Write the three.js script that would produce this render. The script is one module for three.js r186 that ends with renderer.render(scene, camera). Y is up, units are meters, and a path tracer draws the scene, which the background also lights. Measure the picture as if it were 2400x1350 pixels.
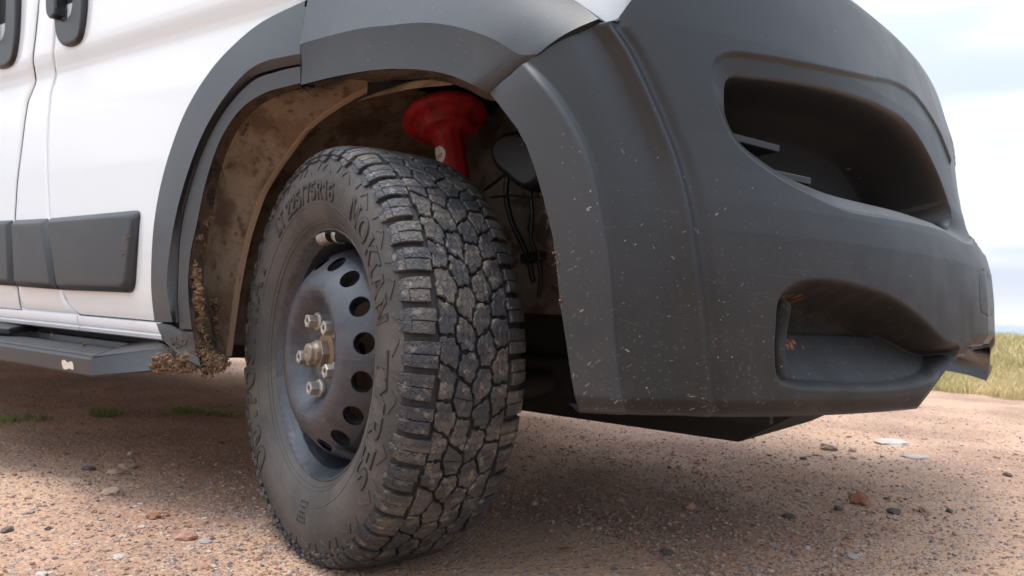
import * as THREE from 'three';
import { toCreasedNormals, mergeGeometries, mergeVertices } from 'three/addons/utils/BufferGeometryUtils.js';
import { RoundedBoxGeometry } from 'three/addons/geometries/RoundedBoxGeometry.js';
import { FontLoader } from 'three/addons/loaders/FontLoader.js';
import { TextGeometry } from 'three/addons/geometries/TextGeometry.js';
import { Brush, Evaluator, SUBTRACTION } from 'three-bvh-csg';

// ---------------------------------------------------------------- camera, sky, sun, exposure
const V = (x, y, z) => new THREE.Vector3(x, y, z);
const scene = new THREE.Scene();
const FPX = 1918, PW = 2400, PH = 1350;                 // lens in pixels of the photograph
const camera = new THREE.PerspectiveCamera(2 * Math.atan(PH / 2 / FPX) * 180 / Math.PI, 16 / 9, 0.05, 20000);
camera.position.set(1.136, 0.461, 0.976);
camera.rotation.set(0.021, 0.637, 0.046, 'YXZ');
camera.focus = 1.2; camera.userData.fStop = 10;
camera.updateMatrixWorld(true);
scene.add(camera);

const renderer = new THREE.WebGLRenderer({ antialias: true });
renderer.toneMapping = THREE.LinearToneMapping;
renderer.toneMappingExposure = 1.06;
renderer.shadowMap.enabled = true;

const sunDir = V(-0.12, 0.96, 0.13).normalize();
const sun = new THREE.DirectionalLight(new THREE.Color(1.0, 0.95, 0.88), 2.3);
sun.position.copy(sunDir).multiplyScalar(12); sun.target.position.set(0, 0, 0);
sun.castShadow = true; sun.shadow.radius = 44; sun.shadow.mapSize.set(2048, 2048);
Object.assign(sun.shadow.camera, { left: -6, right: 6, top: 6, bottom: -6, near: 0.5, far: 30 });
scene.add(sun, sun.target);

// seeded random numbers and periodic noise
function rng(seed) { let s = seed >>> 0; return () => { s = (s + 0x6D2B79F5) | 0; let t = Math.imul(s ^ (s >>> 15), 1 | s); t = (t + Math.imul(t ^ (t >>> 7), 61 | t)) ^ t; return ((t ^ (t >>> 14)) >>> 0) / 4294967296; }; }
function hash2(i, j, k) { let h = Math.imul(i, 374761393) ^ Math.imul(j, 668265263) ^ Math.imul(k, 1274126177); h = Math.imul(h ^ (h >>> 13), 1274126177); return ((h ^ (h >>> 16)) >>> 0) / 4294967296; }
function pnoise(x, y, per, k) {                          // value noise, repeats every per cells
  const i = Math.floor(x), j = Math.floor(y), fx = x - i, fy = y - j, m = a => ((a % per) + per) % per;
  const u = fx * fx * (3 - 2 * fx), v = fy * fy * (3 - 2 * fy);
  const a = hash2(m(i), m(j), k), b = hash2(m(i + 1), m(j), k), c = hash2(m(i), m(j + 1), k), d = hash2(m(i + 1), m(j + 1), k);
  return a + (b - a) * u + (c - a) * v + (a - b - c + d) * u * v;
}
function fbm(u, v, per, oct, k = 0) { let s = 0, a = 0.5, t = 0; for (let o = 0; o < oct; o++) { s += a * pnoise(u * per, v * per, per, k + o); t += a; a *= 0.55; per *= 2; } return s / t; }
const sstep = (a, b, x) => { const t = Math.min(1, Math.max(0, (x - a) / (b - a))); return t * t * (3 - 2 * t); };
const lerp = (a, b, t) => a + (b - a) * t;
const clamp = (x, a, b) => Math.min(b, Math.max(a, x));
const interp = (T, x) => { if (x <= T[0][0]) return T[0][1]; for (let i = 1; i < T.length; i++) if (x <= T[i][0]) { const [a, p] = T[i - 1], [b, q] = T[i]; return lerp(p, q, (x - a) / (b - a)); } return T[T.length - 1][1]; };

// sky: bright thin overcast, grey-blue cloud bands, a broad bright patch where the sun stands behind the cloud
{
  const w = 1024, h = 512, D = new Float32Array(w * h * 4);
  for (let j = 0; j < h; j++) for (let i = 0; i < w; i++) {
    const el = (j + 0.5) / h * Math.PI - Math.PI / 2, az = ((i + 0.5) / w - 0.5) * 2 * Math.PI;
    const d = V(Math.cos(el) * Math.cos(az), Math.sin(el), Math.cos(el) * Math.sin(az));
    let c;
    if (el > -0.02) {
      const e = Math.max(0, el);
      const q = (az / (2 * Math.PI) + 0.5), r = e / (0.35 + e) ;
      const n1 = fbm(q, r * 0.9 + 0.13, 8, 6, 11), n2 = fbm(q + 0.37, r * 1.6 + 0.31, 14, 5, 29);
      const dark = sstep(0.40, 0.56, 0.6 * n1 + 0.4 * n2);
      const haze = Math.exp(-e * 26);
      const a = Math.acos(clamp(d.dot(sunDir), -1, 1));
      const glow = 1.1 * Math.exp(-a * a / (2 * 0.75 * 0.75));
      const k = dark * (1 - haze);
      c = [lerp(1.03, 0.55, k) + glow, lerp(1.05, 0.635, k) + glow, lerp(1.08, 0.79, k) + glow];
      { const hz = sstep(0.15, 1.0, e); c = [c[0] * (1 - 0.10 * hz), c[1] * (1 - 0.02 * hz), c[2] * (1 + 0.10 * hz)]; }
      c = c.map(x => x * (0.93 + 0.75 * Math.sin(e) ** 1.2));
    } else c = [0.30, 0.24, 0.19];
    D.set([c[0], c[1], c[2], 1], (j * w + i) * 4);
  }
  const t = new THREE.DataTexture(D, w, h, THREE.RGBAFormat, THREE.FloatType);
  t.mapping = THREE.EquirectangularReflectionMapping; t.magFilter = THREE.LinearFilter; t.minFilter = THREE.LinearFilter; t.wrapS = THREE.RepeatWrapping; t.needsUpdate = true;
  scene.background = t; scene.environment = t; scene.backgroundIntensity = 1; scene.environmentIntensity = 1;
}
scene.fog = new THREE.FogExp2(new THREE.Color(0.80, 0.88, 0.98), 0.00022);

// ---------------------------------------------------------------- helpers
const ray = (px, py) => V((px - PW / 2) / FPX, -(py - PH / 2) / FPX, -1).applyQuaternion(camera.quaternion);
const at = (px, py, z = 0) => { const d = ray(px, py); return camera.position.clone().addScaledVector(d, (z - camera.position.z) / d.z); };
const atY = (px, py, y = 0) => { const d = ray(px, py); return camera.position.clone().addScaledVector(d, (y - camera.position.y) / d.y); };
const viewInv = camera.matrixWorld.clone().invert();
const project = p => { const c = p.clone().applyMatrix4(viewInv); return [PW / 2 + FPX * c.x / -c.z, PH / 2 - FPX * c.y / -c.z]; };

const counts = {};
function numbered(n) { const k = counts[n] = (counts[n] ?? -1) + 1; return k ? n + '_' + String(k).padStart(3, '0') : n; }
function tag(o, label, category, group) { o.userData.label = label; o.userData.category = category; if (group) o.userData.group = group; return o; }
function mesh(name, g, m, parent = scene) { const o = new THREE.Mesh(g, m); o.name = numbered(name); o.castShadow = o.receiveShadow = true; parent.add(o); return o; }
function merge(list) { const L = list.map(g => { let q = g.index ? g.toNonIndexed() : g; for (const k of Object.keys(q.attributes)) if (!['position', 'normal', 'uv'].includes(k)) q.deleteAttribute(k); if (!q.attributes.normal) q.computeVertexNormals(); if (!q.attributes.uv) q.setAttribute('uv', new THREE.BufferAttribute(new Float32Array(q.attributes.position.count * 2), 2)); return q; }); return mergeGeometries(L); }
function crease(g, a = 0.6) { g = mergeVertices((() => { const q = g.clone(); q.deleteAttribute('normal'); return q; })(), 1e-6); return toCreasedNormals(g, a); }

// a grid of points [rows][cols] as a surface; uv in metres unless given
function grid(rows, { uv, angle = 0.6, smooth = false, flip = false } = {}) {
  const R = rows.length, C = rows[0].length, P = [], T = [], I = [];
  for (let i = 0; i < R; i++) { let u = 0; for (let j = 0; j < C; j++) { const p = rows[i][j]; if (j) u += p.distanceTo(rows[i][j - 1]); P.push(p.x, p.y, p.z); if (uv) T.push(...uv(i, j, p)); else { let v = 0; T.push(u, i ? (rows[i][j]._v = (rows[i - 1][j]._v ?? 0) + p.distanceTo(rows[i - 1][j])) : 0); } } }
  for (let i = 0; i + 1 < R; i++) for (let j = 0; j + 1 < C; j++) {
    if (rows[i][j]._skip || rows[i][j + 1]._skip || rows[i + 1][j]._skip || rows[i + 1][j + 1]._skip) continue;
    const a = i * C + j, b = a + 1, c = a + C, d = c + 1;
    const q = (x, y, z) => { const f = k => V(P[3 * k], P[3 * k + 1], P[3 * k + 2]); if (f(y).sub(f(x)).cross(f(z).sub(f(x))).lengthSq() > 1e-16) flip ? I.push(x, z, y) : I.push(x, y, z); };
    q(a, b, d); q(a, d, c);
  }
  const g = new THREE.BufferGeometry();
  g.setAttribute('position', new THREE.Float32BufferAttribute(P, 3)); g.setAttribute('uv', new THREE.Float32BufferAttribute(T, 2)); g.setIndex(I);
  if (smooth) { g.computeVertexNormals(); return g; }
  return toCreasedNormals(g, angle);
}
const curve = (pts, n, closed = false) => new THREE.CatmullRomCurve3(pts, closed, 'centripetal').getSpacedPoints(n);
// a rail: a curve through points read off at depth z (each point may carry its own z)
const rail = (L, z, n = 60) => curve(L.map(q => at(q[0], q[1], q[2] ?? z)), n);
const loft = (rails, o) => grid(rails, o);
function revolve(prof, seg = 128, o = {}) {              // profile of [z, r] turned about the z axis
  const rows = prof.map(([z, r]) => Array.from({ length: seg + 1 }, (_, k) => { const t = k / seg * 2 * Math.PI; return V(r * Math.cos(t), r * Math.sin(t), z); }));
  let s = 0; const S = prof.map((p, i) => i ? (s += Math.hypot(p[0] - prof[i - 1][0], p[1] - prof[i - 1][1])) : 0);
  return grid(rows, { uv: (i, j) => [j / seg * 2 * Math.PI * (o.R ?? 0.3), S[i]], angle: o.angle ?? 0.6, flip: o.flip });
}
const smoothProf = (pts, n) => new THREE.CatmullRomCurve3(pts.map(p => V(p[0], p[1], 0)), false, 'centripetal').getPoints(n).map(p => [p.x, p.y]);
function tube(pts, r, seg = 40, rad = 8) { return new THREE.TubeGeometry(new THREE.CatmullRomCurve3(pts, false, 'centripetal'), seg, r, rad, false); }
function box(w, h, d, x, y, z, rx = 0, ry = 0, rz = 0, rad = 0.004) { const g = new RoundedBoxGeometry(w, h, d, 2, Math.min(rad, w / 2.01, h / 2.01, d / 2.01)); g.rotateX(rx).rotateY(ry).rotateZ(rz).translate(x, y, z); return g; }
// signed distance to a closed outline of [x, y] (negative inside)
function sdPoly(poly, x, y) {
  let d = 1e9, s = 1;
  for (let i = 0, j = poly.length - 1; i < poly.length; j = i++) {
    const [ax, ay] = poly[i], [bx, by] = poly[j], ex = bx - ax, ey = by - ay, wx = x - ax, wy = y - ay;
    const t = clamp((wx * ex + wy * ey) / (ex * ex + ey * ey + 1e-12), 0, 1), qx = wx - ex * t, qy = wy - ey * t; d = Math.min(d, qx * qx + qy * qy);
    const c1 = y >= ay, c2 = y < by, c3 = ex * wy > ey * wx; if ((c1 && c2 && c3) || (!c1 && !c2 && !c3)) s = -s;
  }
  return s * Math.sqrt(d);
}
const outline2 = (pts, n) => new THREE.CatmullRomCurve3(pts.map(p => V(p[0], p[1], 0)), true, 'centripetal').getSpacedPoints(n).slice(0, n).map(p => [p.x, p.y]);

// ---------------------------------------------------------------- textures and materials
function dataTex(w, h, fn, srgb = true) {
  const D = new Uint8Array(w * h * 4);
  for (let j = 0; j < h; j++) for (let i = 0; i < w; i++) { const c = fn((i + 0.5) / w, (j + 0.5) / h, i, j); const k = (j * w + i) * 4; D[k] = clamp(c[0], 0, 255); D[k + 1] = clamp(c[1], 0, 255); D[k + 2] = clamp(c[2], 0, 255); D[k + 3] = 255; }
  const t = new THREE.DataTexture(D, w, h, THREE.RGBAFormat); t.wrapS = t.wrapT = THREE.RepeatWrapping; t.magFilter = THREE.LinearFilter; t.minFilter = THREE.LinearMipmapLinearFilter; t.generateMipmaps = true;
  if (srgb) t.colorSpace = THREE.SRGBColorSpace; t.needsUpdate = true; return t;
}
const enc = l => 255 * (l <= 0.0031308 ? 12.92 * l : 1.055 * Math.pow(l, 1 / 2.4) - 0.055);
const encA = c => c.map(enc);
const mixA = (a, b, t) => a.map((x, i) => x + (b[i] - x) * t);
const rep = (t, m) => { t.repeat.set(1 / m, 1 / m); return t; };   // uv in metres: one tile every m metres
const std = o => new THREE.MeshStandardMaterial(o);
const phys = o => new THREE.MeshPhysicalMaterial(o);

const grain = rep(dataTex(512, 512, (u, v) => { const n = fbm(u, v, 64, 3, 5) * 255; return [n, n, n]; }, false), 0.12);
// moulded black plastic with a film of dust and fine specks
const plasticMap = rep(dataTex(1024, 1024, (u, v, i, j) => {
  const n = fbm(u, v, 6, 6, 41), f = fbm(u, v, 160, 2, 43), st = fbm(u, v * 0.2 + 0.1, 40, 3, 47);
  let c = mixA([0.020, 0.0205, 0.0225], [0.042, 0.040, 0.038], sstep(0.4, 0.75, n) * 0.45 + st * 0.10);
  if (f > 0.80) c = mixA(c, [0.11, 0.10, 0.09], sstep(0.80, 0.92, f) * 0.4);
  return encA(c);
}), 0.9);
const M = {};
M.plastic = std({ name: 'black_plastic', map: plasticMap, roughness: 0.42, bumpMap: grain, bumpScale: 0.00006 });
M.plasticDark = std({ name: 'black_trim', color: new THREE.Color(0.010, 0.010, 0.011), roughness: 0.38, bumpMap: grain, bumpScale: 0.00005 });
M.plasticPlain = std({ name: 'dark_grey_plastic', color: new THREE.Color(0.026, 0.026, 0.028), roughness: 0.6 });
M.gap = std({ name: 'dark_gap', color: new THREE.Color(0.01, 0.01, 0.01), roughness: 0.9 });
M.white = phys({ name: 'white_paint', color: new THREE.Color(0.655, 0.668, 0.66), roughness: 0.4, clearcoat: 1, clearcoatRoughness: 0.04 });
const whiteDirt = rep(dataTex(1024, 1024, (u, v) => { const n = fbm(u, v, 5, 6, 71), f = fbm(u, v, 90, 3, 73); return encA(mixA([0.80, 0.80, 0.81], [0.60, 0.54, 0.46], sstep(0.5, 0.85, n) * 0.25 + sstep(0.72, 0.9, f) * 0.4)); }), 0.7);
M.whiteDirty = phys({ name: 'dusty_white_paint', map: whiteDirt, roughness: 0.45, clearcoat: 0.8, clearcoatRoughness: 0.12 });
const linerMap = rep(dataTex(1024, 1024, (u, v) => {
  const n = fbm(u, v, 7, 6, 81), m = fbm(u, v, 22, 5, 83), f = fbm(u, v, 120, 2, 87);
  let c = mixA([0.17, 0.108, 0.066], [0.245, 0.185, 0.13], sstep(0.35, 0.65, n));
  c = mixA(c, [0.075, 0.043, 0.024], sstep(0.50, 0.72, fbm(u + 0.31, v + 0.17, 4, 6, 89)) * 0.75); c = mixA(c, [0.050, 0.029, 0.017], sstep(0.58, 0.80, m) * 0.65);
  c = mixA(c, [0.03, 0.018, 0.012], sstep(0.72, 0.85, f) * 0.6);
  return encA(c);
}), 0.42);
M.liner = std({ name: 'dirty_arch_liner', map: linerMap, roughness: 0.9, bumpMap: linerMap, bumpScale: 0.002 });
M.lip = std({ name: 'pale_liner_lip', color: new THREE.Color(0.28, 0.19, 0.12), roughness: 0.85, bumpMap: linerMap, bumpScale: 0.001 });
const edgeMap = rep(dataTex(512, 512, (u, v) => { const n = fbm(u, v, 8, 5, 91), f = fbm(u, v, 50, 3, 93); let c = mixA([0.022, 0.022, 0.023], [0.10, 0.065, 0.04], sstep(0.38, 0.6, n)); return encA(mixA(c, [0.22, 0.15, 0.10], sstep(0.60, 0.8, f) * 0.8)); }), 0.25);
M.dirtyEdge = std({ name: 'muddy_black_plastic', map: edgeMap, roughness: 0.7, bumpMap: edgeMap, bumpScale: 0.001 });
const wellMap = rep(dataTex(512, 512, (u, v) => { const n = fbm(u, v, 5, 6, 101), m = fbm(u, v, 14, 5, 103); let c = mixA([0.19, 0.165, 0.135], [0.09, 0.065, 0.045], sstep(0.35, 0.7, n)); return encA(mixA(c, [0.06, 0.04, 0.025], sstep(0.56, 0.68, m) * 0.8)); }), 0.6);
M.well = std({ name: 'dusty_inner_panel', map: wellMap, roughness: 0.85, bumpMap: wellMap, bumpScale: 0.002 });
M.mud = std({ name: 'dried_mud', map: rep(dataTex(256, 256, (u, v) => { const n = fbm(u, v, 8, 5, 111); return encA(mixA([0.050, 0.026, 0.013], [0.20, 0.120, 0.066], sstep(0.25, 0.75, n))); }), 0.03), roughness: 1 });
M.chassis = std({ name: 'black_chassis_metal', color: new THREE.Color(0.014, 0.013, 0.012), roughness: 0.7, bumpMap: grain, bumpScale: 0.0006 });
M.red = phys({ name: 'red_painted_steel', map: rep(dataTex(256, 256, (u, v) => { const n = fbm(u, v, 6, 5, 121); return encA(mixA([0.42, 0.008, 0.009], [0.24, 0.014, 0.010], sstep(0.45, 0.75, n))); }), 0.25), roughness: 0.6, clearcoat: 0.0, clearcoatRoughness: 0.3 });
// ---------------------------------------------------------------- ground, sea
const groundH = (x, z) => {
  const r = Math.hypot(x, z + 0.3);
  let h = (fbm(x / 6.4 + 0.5, z / 6.4 + 0.5, 16, 4, 201) - 0.5) * 0.035 + (fbm(x / 3.2, z / 3.2, 64, 3, 211) - 0.5) * 0.010;
  h *= 0.35 + 0.65 * sstep(0.15, 0.9, r);
  h += (fbm(x / 60, z / 60, 6, 3, 221) - 0.5) * 0.35 * sstep(6, 30, r);
  return h - 0.003;
};
const pathEdge = x => -5.4 - 0.10 * x + (fbm(x / 16 + 0.3, 0.5, 16, 3, 231) - 0.5) * 1.4;
{
  const N = 560, A = 0.385, B = 6.0, P = [], T = [], C = [], I = [];
  const co = k => A * Math.sinh(B * (k / N * 2 - 1));
  for (let j = 0; j <= N; j++) for (let i = 0; i <= N; i++) {
    const x = co(i), z = co(j) - 0.3, r = Math.hypot(x, z);
    P.push(x, groundH(x, z) - 25 * sstep(44, 54, r), z); T.push(x, z);
    const gr = sstep(-0.25, 0.35, pathEdge(x) - z + (fbm(x / 3 + 0.2, z / 3 + 0.2, 12, 3, 241) - 0.5) * 0.9);
    C.push(lerp(1, 0.50, gr), lerp(1, 0.72, gr), lerp(1, 0.45, gr));
  }
  for (let j = 0; j < N; j++) for (let i = 0; i < N; i++) { const a = j * (N + 1) + i, b = a + 1, c = a + N + 1, d = c + 1; I.push(a, c, b, b, c, d); }
  const g = new THREE.BufferGeometry();
  g.setAttribute('position', new THREE.Float32BufferAttribute(P, 3)); g.setAttribute('uv', new THREE.Float32BufferAttribute(T, 2)); g.setAttribute('color', new THREE.Float32BufferAttribute(C, 3)); g.setIndex(I); g.computeVertexNormals();
  const R = rng(77), n = 2048, H = new Float32Array(n * n), K = new Uint8Array(n * n);
  for (let j = 0; j < n; j++) for (let i = 0; i < n; i++) { const u = (i + .5) / n, v = (j + .5) / n; H[j * n + i] = 0.35 * fbm(u, v, 24, 4, 251) + 0.35 * pnoise(u * 512, v * 512, 512, 257); }
  for (let k = 0; k < 60000; k++) {                      // grit lying in the sand
    const cx = R() * n, cy = R() * n, rr = 1.3 + 4.6 * Math.pow(R(), 3), kind = 1 + Math.floor(R() * 7), e = 0.6 + R() * 0.4, an = R() * 3.14, ca = Math.cos(an), sa = Math.sin(an);
    for (let y = -Math.ceil(rr); y <= rr; y++) for (let x = -Math.ceil(rr); x <= rr; x++) {
      const p = (x * ca + y * sa), q = (-x * sa + y * ca) / e, d = Math.hypot(p, q) / rr; if (d > 1) continue;
      const o = (((cy + y) | 0) + n) % n * n + (((cx + x) | 0) + n) % n; H[o] = Math.max(H[o], 0.55 + 0.45 * Math.sqrt(1 - d * d) * Math.min(1, rr / 4)); K[o] = kind;
    }
  }
  const pal = [null, [0.34, 0.20, 0.14], [0.46, 0.33, 0.25], [0.24, 0.16, 0.12], [0.40, 0.22, 0.15], [0.22, 0.20, 0.20], [0.52, 0.44, 0.38], [0.36, 0.25, 0.19]];
  const col = rep(dataTex(n, n, (u, v, i, j) => {
    const o = j * n + i; let c = mixA([0.47, 0.285, 0.175], [0.29, 0.160, 0.098], sstep(0.3, 0.7, fbm(u, v, 5, 5, 261)));
    c = mixA(c, [0.50, 0.36, 0.27], sstep(0.5, 0.8, fbm(u, v, 300, 2, 263)) * 0.5);
    if (K[o]) c = mixA(c, pal[K[o]], 0.8);
    return encA(c);
  }), 2.1);
  const bmp = rep(dataTex(n, n, (u, v, i, j) => { const x = H[j * n + i] * 255; return [x, x, x]; }, false), 2.1);
  const m = std({ name: 'sandy_gravel', map: col, bumpMap: bmp, bumpScale: 0.005, roughness: 1, vertexColors: true });
  mesh('ground', g, m).userData.kind = 'structure';
  const sea = new THREE.CircleGeometry(16000, 96); sea.rotateX(-Math.PI / 2).translate(0, -24, 0);
  const wave = rep(dataTex(256, 256, (u, v) => { const x = fbm(u, v, 8, 5, 271) * 255; return [x, x, x]; }, false), 40);
  const q = sea.attributes.uv; for (let i = 0; i < q.count; i++) q.setXY(i, sea.attributes.position.getX(i), sea.attributes.position.getZ(i));
  mesh('sea', sea, std({ name: 'sea_water', color: new THREE.Color(0.05, 0.10, 0.16), roughness: 0.35, bumpMap: wave, bumpScale: 1.2 })).userData.kind = 'structure';
}

// ---------------------------------------------------------------- the van
const van = new THREE.Group(); van.name = 'panel_van'; scene.add(van);
tag(van, 'white panel van with black plastic bumper and wheel arch and a steered front wheel', 'van');

// ---- front wheel: local axes x forward, y up, z out of the van; z = 0 is the outer face of the rim
const RC = 0.36, STEER = 0.308, ZM = -0.083;             // hub height, steering angle, middle of the tyre
const squash = p => { if (p.y < -RC) { p.y = -RC - 0.001 + (p.y + RC) * 0.06; } return p; };
// tyre section from the crown (s = 0) outwards: distance from the middle plane and radius
const sect = smoothProf([[0, 0.3635], [0.03, 0.3632], [0.06, 0.3618], [0.082, 0.3585], [0.096, 0.3515], [0.1045, 0.340], [0.110, 0.325], [0.1130, 0.306], [0.1125, 0.288], [0.109, 0.268], [0.102, 0.248], [0.094, 0.234], [0.0865, 0.2265], [0.083, 0.2215]], 120);
const sectS = [0]; for (let i = 1; i < sect.length; i++) sectS.push(sectS[i - 1] + Math.hypot(sect[i][0] - sect[i - 1][0], sect[i][1] - sect[i - 1][1]));
function sectAt(s) {
  const a = Math.abs(s), sg = s < 0 ? -1 : 1; let i = 1; while (i < sectS.length - 1 && sectS[i] < a) i++;
  const t = (a - sectS[i - 1]) / (sectS[i] - sectS[i - 1]), p = sect[i - 1], q = sect[i], dz = q[0] - p[0], dr = q[1] - p[1], l = Math.hypot(dz, dr);
  return { z: sg * lerp(p[0], q[0], t), r: lerp(p[1], q[1], t), nz: sg * -dr / l, nr: dz / l };
}
const sOfR = r => { for (let i = sect.length - 1; i > 0; i--) if (sect[i][1] <= r && sect[i - 1][1] >= r) return lerp(sectS[i - 1], sectS[i], (sect[i - 1][1] - r) / (sect[i - 1][1] - sect[i][1])); return 0; };
const onTyre = (t, s, h) => { const q = sectAt(s), r = q.r + h * q.nr; return squash(V(r * Math.cos(t), r * Math.sin(t), ZM + q.z + h * q.nz)); };

const sipe = (u, v) => { const q = u * 24 + 0.16 * Math.sin(v * 2 * Math.PI * 38) + 0.10 * Math.sin(v * 2 * Math.PI * 13); const d = Math.abs(q - Math.round(q)) * 13.75; return 1 - sstep(0.28, 0.62, d); };   // fine wavy slits across the tread, d in mm
const rubberMap = rep(dataTex(1024, 1024, (u, v) => {
  const n = fbm(u, v, 9, 6, 301), f = fbm(u, v, 90, 3, 303), w = fbm(u, v, 30, 4, 307);
  let c = mixA([0.030, 0.030, 0.033], [0.078, 0.067, 0.057], sstep(0.38, 0.68, n));
  c = mixA(c, [0.23, 0.195, 0.16], sstep(0.55, 0.85, w) * 0.6); c = mixA(c, [0.015, 0.014, 0.014], sstep(0.62, 0.8, f) * 0.5);
  return encA(mixA(c, [0.010, 0.009, 0.009], 0.85 * sipe(u, v)));  // slits also drawn dark in the colour, in place of shade inside them
}), 0.33);
const rubberBump = rep(dataTex(512, 512, (u, v) => { const n = 255 * (0.6 * fbm(u, v, 20, 4, 311) + 0.4 * fbm(u, v, 90, 2, 313)); return [n, n, n]; }, false), 0.12);
const treadBump = rep(dataTex(1024, 1024, (u, v) => { const n = 255 * (0.35 * fbm(u, v, 55, 4, 311) + 0.2 * fbm(u, v, 250, 2, 313) + 0.45 * (1 - sipe(u, v))); return [n, n, n]; }, false), 0.33);
M.tread = std({ name: 'tread_rubber', map: rubberMap, roughness: 0.62, bumpMap: treadBump, bumpScale: 0.0034 });
const sideMap = rep(dataTex(1024, 512, (u, v) => { const n = fbm(u, v, 6, 6, 321), f = fbm(u * 1, v, 60, 3, 323); let c = mixA([0.036, 0.032, 0.029], [0.064, 0.054, 0.047], sstep(0.3, 0.7, n)); return encA(mixA(c, [0.10, 0.085, 0.072], sstep(0.6, 0.85, f) * 0.4)); }), 0.6);
M.sidewall = std({ name: 'dusty_sidewall_rubber', map: sideMap, roughness: 0.6, bumpMap: rubberBump, bumpScale: 0.0004 });
M.letter = std({ name: 'raised_rubber_letters', color: new THREE.Color(0.012, 0.011, 0.010), roughness: 0.8 });
M.face = std({ name: 'letter_face_rubber', color: new THREE.Color(0.036, 0.031, 0.028), roughness: 0.6 });
M.rubberDark = std({ name: 'dark_groove_rubber', color: new THREE.Color(0.022, 0.019, 0.017), roughness: 0.8 });

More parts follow.
